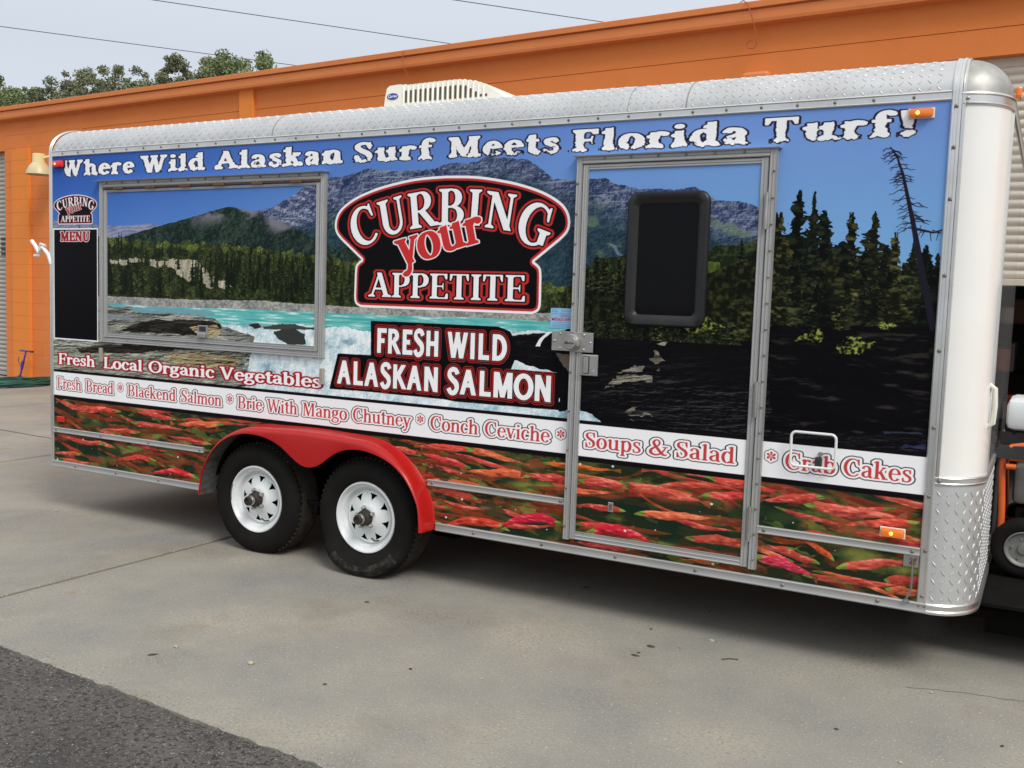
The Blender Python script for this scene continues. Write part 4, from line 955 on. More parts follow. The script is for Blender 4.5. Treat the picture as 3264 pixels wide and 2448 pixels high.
CONC = mat('concrete', (.335, .310, .252), .88, 0, (.195, .198, .192), 1.15, 15, bump=.0022, bsc=95, lo=.33, hi=.67,
           dirt=((.175, .145, .105), .9, .53, .78), spk=[((.255, .235, .195), 60, .53), ((.40, .37, .30), 110, .62), ((.12, .11, .095), 85, .67), ((.48, .44, .36), 55, .70), ((.10, .09, .08), 14, .76), ((.265, .205, .130), 3.1, .72)])
ASPH = mat('asphalt', (.094, .086, .078), .92, 0, (.050, .047, .044), 2.6, 10, bump=.007, bsc=80, lo=.38, hi=.62, spk=[((.030, .026, .026), 60, .54), ((.19, .17, .155), 105, .61), ((.30, .27, .24), 50, .70)])
JOINT = mat('joint_dirt', (.030, .026, .022), .95, 0, (.05, .04, .03), 9)
SOIL = mat('far_ground', (.16, .15, .13), .95, 0, (.10, .11, .07), .2)

# printed wrap : an image drawn above, held in memory
_a = paint()
img = bpy.data.images.new('wrap_print', NW, NH, alpha=False); img.colorspace_settings.name = 'sRGB'
_px = np.ones((NH, NW, 4), np.float32); _px[..., :3] = _a
img.pixels.foreach_set(_px.ravel()); img.update(); img.pack()
PRINT = bpy.data.materials.new('vinyl_print'); PRINT.use_nodes = True
_n, _l = PRINT.node_tree.nodes, PRINT.node_tree.links; _b = _n['Principled BSDF']
_t = _n.new('ShaderNodeTexImage'); _t.image = img; _t.interpolation = 'Cubic'; _t.extension = 'EXTEND'
_uv = _n.new('ShaderNodeUVMap'); _uv.uv_map = 'UVMap'; _l.new(_uv.outputs[0], _t.inputs[0])
_l.new(_t.outputs[0], _b.inputs['Base Color']); _b.inputs['Roughness'].default_value = .30; _b.inputs['Specular IOR Level'].default_value = .07
_tc = _n.new('ShaderNodeTexCoord'); _nn = _n.new('ShaderNodeTexNoise'); _nn.inputs['Scale'].default_value = 2.2; _nn.inputs['Detail'].default_value = 3
_l.new(_tc.outputs['Object'], _nn.inputs[0]); _bp = _n.new('ShaderNodeBump'); _bp.inputs['Distance'].default_value = .004; _bp.inputs['Strength'].default_value = .35
_l.new(_nn.outputs[0], _bp.inputs['Height']); _l.new(_bp.outputs[0], _b.inputs['Normal'])
def printed(name, pts, y, parent, thick=0, holes=None):
    """flat printed sheet; pts in panel metres (x, z above the panel foot)"""
    m = bmesh.new(); vs = [m.verts.new((x, y, z+ZO)) for x, z in pts]
    for t in tessellate_polygon([[Vector((x, z, 0)) for x, z in pts]]):
        m.faces.new([vs[i] for i in t])
    bmesh.ops.recalc_face_normals(m, faces=m.faces[:])
    uv = m.loops.layers.uv.new('UVMap')
    for f in m.faces:
        for l in f.loops: l[uv].uv = (l.vert.co.x/PW, (l.vert.co.z-ZO)/PH)
    me = bpy.data.meshes.new(name); m.to_mesh(me); m.free(); me.materials.append(PRINT)
    if not thick and me.polygons and me.polygons[0].normal.y > 0: me.flip_normals()
    o = bpy.data.objects.new(name, me); COL.objects.link(o); o.parent = parent; o.matrix_parent_inverse = parent_inv(parent); return o

def text_mesh(name, txt, size, loc, material, parent, bold=0, slant=0, xs=1):
    cu = bpy.data.curves.new(name, 'FONT'); cu.body = txt; cu.size = size; cu.extrude = .0004; cu.offset = bold; cu.shear = slant
    cu.align_x = 'CENTER'; cu.align_y = 'CENTER'
    o = bpy.data.objects.new(name+'_tmp', cu); COL.objects.link(o)
    me = bpy.data.meshes.new_from_object(o.evaluated_get(bpy.context.evaluated_depsgraph_get()))
    bpy.data.objects.remove(o); me.name = name
    me.transform(Matrix(((xs, 0, 0, loc[0]), (0, 0, -1, loc[1]), (0, 1, 0, loc[2]), (0, 0, 0, 1))))
    me.materials.clear(); me.materials.append(material)
    p = bpy.data.objects.new(name, me); COL.objects.link(p); p.parent = parent; p.matrix_parent_inverse = parent_inv(parent); return p

# ================================================================ ground
far = MB().box(-300, 300, -300, 300, -.6, -.05).build('ground', SOIL); tag(far, kind='structure')
bed = MB().box(-26, 24, -3.5, 16, -.049, -.022).build('slab_bedding', JOINT); tag(bed, kind='structure')
def ye(x): return -1.754-.0557*x
rr = random.Random(11)
apron = empty('concrete_apron', (0, 0, 0)); tag(apron, kind='structure')
XL = [(-22, -.03), (-16.5, -.03), (-12.8, -.03), (-9.3, -.03), (-5.65, -.03), (-2.01, -.03), (1.585, .012), (9.2, .02), (16, .02), (22, .02)]
YL = [(None), (1.93, -.061), (5.95, -.0699)]
def yl(k, x): return ye(x) if k == 0 else YL[k][0]+YL[k][1]*x
g_ = .020
for k in range(2):
    for i in range(len(XL)-1):
        x0a, x1a = XL[i], XL[i+1]
        lo, hi = [], []
        n = 200 if k == 0 else 6
        for j in range(n+1):
            t = j/n
            def X_(y): return (x0a[0]+x0a[1]*y+g_)*(1-t)+(x1a[0]+x1a[1]*y-g_)*t
            xb = X_(yl(k, x0a[0])); jit = rr.uniform(-.006, .004)+(rr.uniform(-.012, .0) if j % 5 == 0 else 0)
            lo.append((xb, yl(k, xb)+(jit if k == 0 else g_)))
            xt = X_(yl(k+1, x0a[0])); hi.append((xt, yl(k+1, xt)-g_))
        m = bmesh.new(); pts = lo+hi[::-1]
        f = m.faces.new([m.verts.new((x, y, 0)) for x, y in pts])
        r = bmesh.ops.extrude_face_region(m, geom=[f])
        for v in [e for e in r['geom'] if isinstance(e, bmesh.types.BMVert)]: v.co.z = -.04
        top = [e for e in m.edges if abs(e.verts[0].co.z) < 1e-6 and abs(e.verts[1].co.z) < 1e-6]
        bmesh.ops.bevel(m, geom=top, offset=.006, segments=1, affect='EDGES')
        bmesh.ops.recalc_face_normals(m, faces=m.faces[:])
        me = bpy.data.meshes.new('slab'); m.to_mesh(me); m.free(); me.materials.append(CONC)
        o = bpy.data.objects.new('slab', me); COL.objects.link(o); o.parent = apron
# asphalt in front
m = MB(); n = 900; rows = []
for i in range(n+1):
    x = -30+60*i/n; rows.append([(x, -40, -.012), (x, -8, -.012), (x, ye(x)-.006-max(0, rr.uniform(-.012, .016)+.012*math.sin(x*2.3)), -.006)])
for a in range(8): pass
m.grid(rows); asp = m.build('asphalt_road', ASPH, fixn=True); tag(asp, kind='structure')

# loose grit lying along the ragged asphalt edge
m = MB()
for i in range(1500):
    x = rr.uniform(.6, 8); y = ye(x)+rr.gauss(.0, .035); s_ = rr.uniform(.0012, .0040); z = 0 if y > ye(x) else -.006
    a = rr.uniform(0, 6.28); m.add([(x+s_*math.cos(a), y+s_*math.sin(a), z), (x-s_*math.sin(a), y+s_*math.cos(a), z), (x-s_*math.cos(a), y-s_*math.sin(a), z), (x+s_*math.sin(a), y-s_*math.cos(a), z), (x, y, z+s_*.9)], [(0, 1, 4), (1, 2, 4), (2, 3, 4), (3, 0, 4)])
gr = m.build('gravel', mat('grit', (.24, .22, .18), .9, 0, (.12, .11, .10), 50, lo=.45, hi=.55)); tag(gr, 'fine pale grit scattered along the seam between concrete and asphalt', 'gravel', kind='stuff')

# ================================================================ building (local frame: x along the wall, -y towards the camera)
TH = math.radians(-4)
bld = empty('orange_building', (-8.869, 6.03, 0), TH)
tag(bld, 'long flat roofed orange block workshop with roller doors behind the trailer', 'building')
BW = world_m(bld)
def lb(x, y, z): return BW @ Vector((x, y, z))
def bbuild(mb, name, material, parent=None, smooth=None):
    mb.v = [tuple(BW @ Vector(v)) for v in mb.v]; return mb.build(name, material, parent or bld, smooth)
# walls
bbuild(MB().box(1.45, 13.6, 0, .2, 0, 4.095), 'wall', ORW)
bbuild(MB().box(1.45, 13.6, 0, .2, 4.101, 4.40), 'wall', ORW)
bbuild(MB().box(13.6, 19.4, 0, .2, 3.86, 4.095), 'wall', ORW); bbuild(MB().box(13.6, 19.4, 0, .2, 4.101, 4.40), 'wall', ORW)
bbuild(MB().box(19.4, 24, 0, .2, 0, 4.40), 'wall', ORW)
bbuild(MB().box(-4.6, -.74, 0, .2, 3.87, 4.40), 'wall', ORW)
bbuild(MB().box(-14, -4.6, 0, .2, 0, 4.40), 'wall', ORW)
bbuild(MB().box(-14, 24, .21, .25, 0.0, .001).box(-.74, 1.45, .012, .2, 0, 4.39), 'wall_backing', mat('mortar_orange', srgb(198, 108, 50), .9))
# separate blocks where the courses can be read
CH = .2165; blk_meshes = {}
def block(x0, x1, z0, z1, y0, parent, material):
    key = (round(x1-x0, 3), round(z1-z0, 3), material.name)
    if key not in blk_meshes:
        o = MB().box(0, x1-x0, 0, .06, 0, z1-z0, .0022).build('block', material, None); blk_meshes[key] = o.data
    else:
        o = bpy.data.objects.new('block', blk_meshes[key]); COL.objects.link(o)
    o.location = lb(x0, y0, z0); o.rotation_euler = (0, 0, TH)
    o.parent = parent; o.matrix_parent_inverse = parent_inv(parent); return o
nC = int(4.39/CH)
for c in range(nC+1):
    z0 = c*CH+.0008; z1 = min((c+1)*CH-.0008, 4.385)
    if z1-z0 < .03: continue
    xs_ = [-.74, -.46] if c % 2 else [-.74, -.60]
    xs_ = [-.74]+[(.2665+.433*i-(.2165 if c % 2 else 0)) for i in range(0, 5)]
    if c % 2: xs_ = [-.74]+[.15+.433*i for i in range(0, 5)]
    else: xs_ = [-.74]+[.3665+.433*i for i in range(0, 5)]
    xs_ = [x for x in xs_ if x <= 1.45]+[1.45]
    xs_ = sorted(set([max(-.74, x) for x in xs_]))
    for a, b in zip(xs_[:-1], xs_[1:]):
        if b-a > .03: block(a+.0008, b-.0008, z0, z1, rr.uniform(-.0008, .0008), bld, ORW)
# pilasters
pil = bbuild(MB().box(-.449, .039, -.035, 0.02, 0, 3.868), 'pilaster', ORP)
for c in range(int(3.87/CH)+1):
    z0 = c*CH+.0008; z1 = min((c+1)*CH-.0008, 3.87)
    if z1-z0 < .03: continue
    if c % 2: block(-.455, .045, z0, z1, -.05, pil, ORP)
    else: block(-.455, -.2055, z0, z1, -.05, pil, ORP); block(-.2045, .045, z0, z1, -.05, pil, ORP)
bbuild(MB().box(5.12, 5.40, -.05, 0.01, 0, 4.38, .01), 'pilaster', ORP)
# fascia and coping
F_ = [(0.1, 4.36), (0.0, 4.362), (-.11, 4.372), (-.118, 4.40), (-.122, 4.487), (-.100, 4.490), (-.100, 4.502), (-.145, 4.506), (-.150, 4.562), (-.14, 4.568), (.3, 4.60), (.3, 4.36)]
bbuild(MB().ext([(a, z) for a, z in F_[:]], -14, 24, 'x'), 'fascia', ORT)
bbuild(MB().box(-14, 24, .3, 12, 4.45, 4.52), 'roof', ROOF)
bbuild(MB().box(-14, 24, 11.8, 12, 0, 4.5).box(-14, -13.8, .2, 12, 0, 4.5).box(23.8, 24, .2, 12, 0, 4.5), 'rear_wall', ORW)
# roller doors: every slat a piece
def shutter(x0, x1, z0, z1, material, pitch=.0765, y=.06):
    d = bbuild(MB().box(x0, x1, y+.05, y+.06, z0, z1), 'roller_door', material)
    prof = [(0, 0), (-.012, .012), (-.020, .030), (-.020, .050), (-.010, .066), (0, .0755)]
    me = None; n_ = int((z1-z0)/pitch)
    for i in range(n_):
        if me is None:
            o = MB().ext(prof, 0, x1-x0, 'x').build('slat', material, None, 40); me = o.data
        else: o = bpy.data.objects.new('slat', me); COL.objects.link(o)
        o.location = lb(x0, y+.05, z0+i*pitch); o.rotation_euler = (0, 0, TH); o.parent = d; o.matrix_parent_inverse = parent_inv(d)
    b_ = bbuild(MB().box(x0, x1, y-.0, y+.045, z0-.06, z0-.002, .006), 'bottom_bar', material, d)
    return d
dl = shutter(-4.6, -.74, .08, 3.86, SHUTG)
for i in range(3):
    for j in range(4):
        bbuild(MB().box(-.93+i*.07, -.885+i*.07, .030, .045, 2.10+j*.085, 2.155+j*.085, .004), 'vent_slot', BLACKP, dl)
dr = shutter(13.6, 19.4, 1.95, 3.86, SHUT)
bbuild(MB().box(13.52, 13.6, .02, .12, 0, 3.6).box(19.4, 19.48, -.01, .12, 0, 3.9), 'door_guide', ALU)
# workshop interior
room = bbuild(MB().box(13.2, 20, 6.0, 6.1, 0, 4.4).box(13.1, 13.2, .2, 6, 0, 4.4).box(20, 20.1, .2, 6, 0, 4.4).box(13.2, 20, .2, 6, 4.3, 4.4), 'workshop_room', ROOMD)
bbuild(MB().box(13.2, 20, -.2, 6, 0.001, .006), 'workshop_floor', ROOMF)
wl = mat('wall_light_orange', srgb(222, 134, 76), .6)
bbuild(MB().box(12.33, 12.60, -.13, 0, 3.72, 3.905, .03), 'wall_box', wl)
# shelf rack in the workshop, glimpsed past the trailer
sh = empty('shelf_rack', lb(14.6, 3, 0), TH); tag(sh, 'dark metal shelf rack inside the open workshop door', 'shelf')
for (x, y) in ((14.2, 3.0), (16.4, 3.0), (14.2, 3.5), (16.4, 3.5)): bbuild(MB().box(x, x+.04, y, y+.04, 0.006, 2.2), 'post', BLACKM, sh)
for z in (.4, .95, 1.5, 2.1): bbuild(MB().box(14.2, 16.44, 3.0, 3.54, z, z+.03), 'shelf_board', BLACKM, sh)
for i, (x, z, w, h, mt) in enumerate([(14.3, .43, .35, .3, ORTUBE), (14.8, .43, .3, .22, GREYM), (14.3, .98, .28, .35, GREYM), (14.7, .98, .4, .28, ORTUBE), (14.35, 1.53, .3, .3, RUST), (14.8, 1.53, .25, .2, CREAM)]):
    b = bbuild(MB().box(x, x+w, 3.1, 3.45, z, z+h, .02), 'storage_box', mt); b.parent = None; b.matrix_world = Matrix.Identity(4)
    tag(b, ['orange box on the lowest shelf of the workshop rack', 'grey box beside the orange one on the lowest workshop shelf', 'tall grey box at the left of the second workshop shelf', 'wide orange box on the second workshop shelf', 'rust brown box at the left of the third workshop shelf', 'small cream box on the third workshop shelf'][i], 'box', 'boxes on the workshop rack')

# wall lamp
lamp = empty('wall_lamp', lb(.9, -.02, 3.5), TH); tag(lamp, 'cream gooseneck wall lamp with a flared shade beside the trailer rear', 'lamp')
def blathe(prof, c, name, material, par, k=28, sm=40): return bbuild(MB().lathe(prof, c, 'z', k), name, material, par, sm)
blathe([(.205, 3.375), (.200, 3.395), (.185, 3.44), (.150, 3.51), (.105, 3.56), (.10, 3.562), (.095, 3.555), (.14, 3.50), (.192, 3.38)], (.74, -.28, 0), 'lamp_shade', LAMPG, lamp)
blathe([(0, 3.705), (.092, 3.703), (.100, 3.695), (.104, 3.56), (0, 3.56)], (.74, -.28, 0), 'lamp_housing', LAMPC, lamp)
bbuild(MB().tube([(.80, -.27, 3.63), (.90, -.22, 3.66), (.96, -.14, 3.66), (1.0, -.06, 3.63)], .022, 10).cyl((1.0, -.03, 3.60), .06, -.03, .03, 'y', 16), 'lamp_arm', LAMPC, lamp, 40)

# scooter leaning on the pilaster
sc_ = empty('kick_scooter', lb(.12, -.30, 0), TH); tag(sc_, 'purple kick scooter standing against the orange wall behind the hose', 'scooter')
bbuild(MB().tube([(.10, -.26, .07), (.15, -.18, .50)], [.016, .014], 10), 'steering_pole', PURP, sc_, 40)
bbuild(MB().tube([(.115, -.235, .24), (.128, -.215, .34)], [.028, .026], 10).tube([(.112, -.24, .20), (.118, -.23, .235)], .022, 8), 'clamp', PURP, sc_, 40)
bbuild(MB().tube([(.02, -.185, .508), (.31, -.17, .502)], .012, 10), 'handlebar', PURP, sc_, 40)
bbuild(MB().tube([(-.02, -.187, .512), (.05, -.183, .507)], .018, 10), 'grip', GREYM, sc_, 40); bbuild(MB().tube([(.26, -.172, .503), (.335, -.168, .500)], .018, 10), 'grip', BLACKP, sc_, 40)
bbuild(MB().tube([(.06, -.25, .40), (.055, -.255, .33), (.09, -.25, .27)], .006, 6), 'brake_cable', BLACKP, sc_, 40)
bbuild(MB().box(-.02, .60, -.31, -.20, .055, .075, .008), 'deck', PURP, sc_)
bbuild(MB().cyl((.10, -.26, .05), .05, -.014, .014, 'y', 16), 'wheel', BLACKP, sc_, 30); bbuild(MB().cyl((.62, -.255, .05), .05, -.014, .014, 'y', 16), 'wheel', BLACKP, sc_, 30)

# green garden hose in loose loops
def hose_pts(k, n=60):
    r_ = random.Random(k); a0 = r_.uniform(0, 6); P = []
    for i in range(n):
        a = 2*math.pi*i/n
        P.append((-8.14+(.26+.05*k/6)*math.cos(a)+.05*math.sin(2*a+a0)+r_.uniform(-.003, .003), 5.28+(.52+.03*(k % 5))*math.sin(a)+.06*math.sin(3*a+a0), .016+.017*(k % 6)+.006*math.sin(5*a+k)))
    return P
m = MB()
for k in range(11): m.tube(hose_pts(k), .0125, 7, closed=True)
m.tube([(-7.95, 4.85, .014), (-8.2, 4.6, .014), (-8.6, 4.55, .014), (-9.0, 4.7, .014)], .0125, 7)
ho = m.build('garden_hose', GREEN, None, 50); tag(ho, 'green garden hose lying in loose loops at the foot of the wall', 'hose')

# loose wires hanging from the roof edge
def wire(pts, r_, mt): return MB().tube([tuple(lb(*p)) for p in pts], r_, 6)
w1 = wire([(12.2, .05, 4.62), (12.3, -.10, 4.60), (12.36, -.17, 4.55), (12.41, -.17, 4.45), (12.44, -.14, 4.32), (12.455, -.12, 4.22), (12.46, -.11, 4.16), (12.43, -.11, 4.125), (12.38, -.11, 4.13), (12.355, -.11, 4.17), (12.38, -.11, 4.20), (12.42, -.11, 4.20)], .005, None).build('hanging_wire', WIREO)
tag(w1, 'painted cable curling into a hook below the roof edge above the trailer front', 'wire')
w2 = wire([(8.09, .02, 4.60), (8.10, -.155, 4.56), (8.10, -.165, 4.46), (8.115, -.15, 4.36), (8.15, -.12, 4.26), (8.17, -.11, 4.22)], .004, None).build('hanging_wire', WIREO)
tag(w2, 'short thin wire dangling over the fascia above the roof air conditioner', 'wire')
# overhead power lines
def onz(px, py, Z):
    d = cam_f+cam_r*(px-1632)/CAM_F-cam_u*(py-1224)/CAM_F; t = (Z-CAM_C[2])/d[2]; return Vector(CAM_C+t*d)
for (a, b, lab) in (((0, 84), (930, 207), 'power line passing behind the trees, the lower of the two'), ((490, 0), (1435, 139), 'power line crossing the open sky, the upper left one'), ((1450, 0), (1920, 70), 'power line crossing the top middle of the sky')):
    A_, B_ = onz(a[0], a[1], 9.3), onz(b[0], b[1], 9.3); d = (B_-A_)
    pts = [A_+d*t for t in [-1.5+.25*i for i in range(18)]]
    for q, p in enumerate(pts): p.z += 0
    o = MB().tube([tuple(p) for p in pts], .011, 6).build('power_line', WIREB); tag(o, lab, 'power line', 'overhead power lines')

# trees behind the roof
def tree(cx, cy, H, R, seed, lab, lm):
    r_ = random.Random(seed); t = empty('oak_tree', (cx, cy, 0)); tag(t, lab, 'tree', 'trees behind the workshop roof')
    m = MB(); m.tube([(cx, cy, 0), (cx+.1, cy, H*.3), (cx-.1, cy+.1, H*.55), (cx, cy, H*.8)], [.28, .22, .14, .05], 9)
    cl = []
    for i in range(24):
        a = r_.uniform(0, 6.28); rad = R*math.sqrt(r_.random())*.82; h = H*(.60+.34*r_.random()*(1-.55*(rad/R)**2))
        p = (cx+rad*math.cos(a), cy+rad*math.sin(a)*.8, h); cl.append((p, r_.uniform(.30, .85)*R*.34))
        m.tube([(cx, cy, H*r_.uniform(.3, .5)), ((cx+p[0])/2+r_.uniform(-.2, .2), (cy+p[1])/2, (H*.45+h)/2), p], [.09, .05, .015], 6)
    cl.append(((cx, cy, H*.86), R*.33))
    for i in range(26):
        a = r_.uniform(0, 6.28); rad = R*r_.uniform(.2, 1.05); h = H*(.70+.25*(1-(rad/R)**2*.8))+r_.uniform(-.1, .28)
        cl.append(((cx+rad*math.cos(a), cy+rad*math.sin(a)*.8, h), r_.uniform(.10, .26)))
    m.build('trunk', BARK, t, 60)
    m = MB(); rng = np.random.default_rng(seed)
    for (p, rad) in cl:
        n_ = int(2100*(rad/.8)**2)+25
        for i in range(n_):
            d = rng.normal(size=3); d /= np.linalg.norm(d); q = rad*(rng.random()**.45)*(.82+.36*rng.random())
            c = np.array(p)+d*q*np.array([1, 1, .78]); u = rng.normal(size=3); u /= np.linalg.norm(u); w = np.cross(u, rng.normal(size=3)); w /= np.linalg.norm(w)
            s_ = rng.uniform(.026, .058)
            m.add([c-u*s_, c+w*s_*.55, c+u*s_, c-w*s_*.55], [(0, 1, 2, 3)])
    m.build('crown', lm, t, fixn=False)
for i, (x, y, H, R, s_, lab, lm) in enumerate([
    (-24.7, 16.2, 8.05, 2.2, 3, 'bushy green tree at the far left edge of the sky', LEAF),
    (-21.4, 16.6, 7.98, 1.8, 4, 'olive tree second from the left above the roof', LEAF2),
    (-19.2, 16.2, 8.10, 1.8, 5, 'tallest tree with a ragged top in the left clump', LEAF2),
    (-18.0, 16.9, 7.95, 1.5, 6, 'lower green tree right of the ragged topped one', LEAF),
    (-16.8, 16.3, 8.10, .75, 9, 'small wispy tree in the gap between the two clumps', LEAF2),
    (-22.9, 17.0, 7.75, 1.7, 12, 'low olive tree filling the gap behind the far left one', LEAF2),
    (-20.3, 17.0, 7.85, 1.7, 13, 'grey green tree filling the gap behind the ragged topped one', LEAF),
    (-14.3, 16.3, 8.02, 1.9, 7, 'rounded green tree standing nearest the middle of the roof', LEAF),
    (-15.4, 16.6, 8.00, 1.1, 8, 'narrow tree touching the rounded one on its left', LEAF)]):
    tree(x, y, H*1.075, R*1.2, s_, lab, lm)

# ================================================================ the trailer
tr = empty('food_trailer', (3.0, 1.2, 0)); tag(tr, 'long food trailer wrapped in a mountain river and red salmon print', 'food trailer')
W2, XF, YC = 2.40, 6.035, .24
def Zp(z): return z+ZO
# side skin with the wheel opening
cut = [(1.585, 0)]
for i in range(0, 11):
    a = math.pi-i*math.pi/2/10; cut.append((2.06+.475*math.cos(a), -.04+.46*max(math.sin(a), .087)))
for i in range(0, 11):
    a = math.pi/2-i*math.pi/2/10; cut.append((2.80+.475*math.cos(a), -.04+.46*max(math.sin(a), .087)))
cut.append((3.275, 0))
cut2 = []
for p in cut:
    if not cut2 or math.hypot(p[0]-cut2[-1][0], p[1]-cut2[-1][1]) > 1e-4: cut2.append(p)
printed('side_panel', [(0, 0)]+cut2+[(5.81, 0), (5.81, 2.15), (0, 2.15)], 0, tr)
# wheel well
m = MB(); m.grid([[(x, 0.001, Zp(z)), (x, .42, Zp(z))] for x, z in cut2])
m.add([(x, .42, Zp(z)) for x, z in cut2], [tuple(range(len(cut2)))])
m.build('wheel_well', BLACKM, tr)
# shell
m = MB(); m.box(0.002, 5.85, YC, W2-YC, Zp(2.34), Zp(2.357)).box(0.004, .03, .01, W2-.01, Zp(0), Zp(2.15))
m.box(.01, 5.85, W2-.012, W2, Zp(0), Zp(2.16)); m.build('body_shell', WHITE, tr)
m = MB()
for y0, s_ in ((YC, -1), (W2-YC, 1)):
    m.add([(0.004, y0, Zp(2.15))]+[(0.004, y0+s_*YC*math.cos(math.pi/2*i/12)*.99, Zp(2.15)+.205*math.sin(math.pi/2*i/12)) for i in range(13)], [tuple(range(14))])
m.box(.004, .02, YC, W2-YC, Zp(2.15), Zp(2.35)); m.build('rear_wall', WHITE, tr)
MB().box(.01, 1.56, .01, W2-.01, Zp(-.035), Zp(-.005)).box(3.29, 5.85, .01, W2-.01, Zp(-.035), Zp(-.005)).box(1.56, 3.29, .42, W2-.42, Zp(-.035), Zp(-.005)).box(1.56, 3.29, W2-.03, W2, Zp(-.03), Zp(.45)).build('floor', BLACKM, tr)
MB().box(.1, 6.0, .46, .54, Zp(-.14), Zp(-.036)).box(.1, 6.0, W2-.54, W2-.46, Zp(-.14), Zp(-.036)).build('chassis', BLACKM, tr)
m = MB()
for i in range(9): m.box(.5+i*.62, .55+i*.62, .45, W2-.05, Zp(-.085), Zp(-.036))
m.build('cross_member', BLACKM, tr)
# roof cove: four lengths of tread plate
def cove(x, t, off=0):
    a = math.pi/2*t; return (x, YC-(YC+off)*math.cos(a), Zp(2.185)+(.172+off)*math.sin(a))
def lug(m, P, T1, T2, N, L=.028, W=.0065, h=.0019):
    P, T1, T2, N = Vector(P), Vector(T1), Vector(T2), Vector(N)
    m.add([tuple(P-T1*L/2), tuple(P-T2*W/2), tuple(P+T1*L/2), tuple(P+T2*W/2), tuple(P-T1*L*.28+N*h), tuple(P+T1*L*.28+N*h)],
          [(0, 1, 4), (1, 2, 5), (1, 5, 4), (2, 3, 5), (3, 0, 4), (3, 4, 5)])
seams = [0.03, 2.06, 4.335, 4.66, 5.81]
for k in range(4):
    x0, x1 = seams[k], seams[k+1]; off = (0, .0025, 0, .0025)[k]
    o = MB().grid([[cove(x, i/14, off) for i in range(15)] for x in (x0-(.012 if off else 0), x1+(.012 if off else 0))]).build('roof_cove', TREAD, tr, 60)
    m = MB(); pt = .0385; nx = int((x1-x0)/pt); arc = .325; ny = int(arc/pt)
    for i in range(nx):
        for j in range(ny+1):
            t = (j+.55)*pt/arc
            if t > .98: continue
            x = x0+(i+.5)*pt; a = math.pi/2*t
            P = Vector(cove(x, t, off)); T = (Vector(cove(x, t+.01, off))-P).normalized(); X_ = Vector((1, 0, 0)); Nn = X_.cross(T).normalized()
            if Nn.y > 0 or Nn.z < -.5: Nn = -Nn
            if Nn.dot(Vector((0, -math.cos(a), math.sin(a)))) < 0: Nn = -Nn
            s_ = 1 if (i+j) % 2 else -1
            D = (X_+T*s_).normalized(); E_ = Nn.cross(D)
            lug(m, P, D, E_, Nn)
    q = m.build('tread_lugs', TREAD, o, fixn=False); tag(q, kind='stuff')
    if off: MB().grid([[cove(x, i/14, .004) for i in range(15)] for x in (x0-.014, x0-.008)]).build('seam_sealant', mat('sealant', (.30, .29, .25), .8), o, 60)
MB().grid([[(x, W2-p[1], p[2]) for p in [cove(x, i/14) for i in range(15)]] for x in (0.03, 5.81)]).build('roof_cove', TREAD, tr, 60)
# upper lip
lip = MB().ext([(0, Zp(2.150)), (-.005, Zp(2.150)), (-.008, Zp(2.155)), (-.005, Zp(2.160)), (-.005, Zp(2.182)), (-.012, Zp(2.186)), (-.008, Zp(2.191)), (.004, Zp(2.191))], 0, 5.81, 'x').build('roof_trim', ALU_BR, tr, 30)
def screws(lst, y, parent, material=SCREW, r_=.0062, d=.004, name='screws'):
    m = MB()
    for x, z in lst:
        m.lathe([(r_*1.25, .001), (r_*1.2, -d*.4), (r_*.8, -d), (0.0008, -d*1.1)], (x, y, Zp(z)), 'y', 8)
    o = m.build(name, material, parent, 50, fixn=True); tag(o, kind='stuff'); return o
screws([(.12+.163*i, 2.170) for i in range(35)], -.005, lip, SCREW, .006)
# rear corner trim, follows the roof curve
def arch_band(x0, x1, off, z0, name, material, sm=60, d=.004):
    path = [(-off, Zp(z0)), (-off, Zp(2.185))]+[(YC-(YC+off)*math.cos(math.pi/2*i/12), Zp(2.185)+(.172+off)*math.sin(math.pi/2*i/12)) for i in range(1, 13)]
    path += [(W2-y, z) for y, z in path[::-1]]
    prof = [(x0, -off), (x0, 0), (x0+(x1-x0)*.12, d), (x0+(x1-x0)*.3, d), (x0+(x1-x0)*.36, d*.4), (x0+(x1-x0)*.64, d*.4), (x0+(x1-x0)*.7, d), (x0+(x1-x0)*.88, d), (x1, 0), (x1, -off)]
    rows = []
    for i, (y, z) in enumerate(path):
        a = path[max(i-1, 0)]; b = path[min(i+1, len(path)-1)]; ty, tz = b[0]-a[0], b[1]-a[1]; l = math.hypot(ty, tz); ny, nz = -tz/l, ty/l
        rows.append([(x, y+ny*q, z+nz*q) for x, q in prof])
    return MB().grid(rows).build(name, material, tr, sm)
rt = arch_band(-.022, .012, .006, -.045, 'corner_trim', ALU_BR, 30)
fp = arch_band(5.81, 5.851, .006, -.02, 'corner_trim', ALU_BR, 30, .005)
screws([(5.831, z) for z in (2.125, 1.955, 1.74, 1.42, 1.10, .77, .47, .23, .03)], -.010, fp, SCREW, .0075)
arch_band(5.851, 5.866, .004, .558, 'edge_bead', ALU_BR, 30, .004)
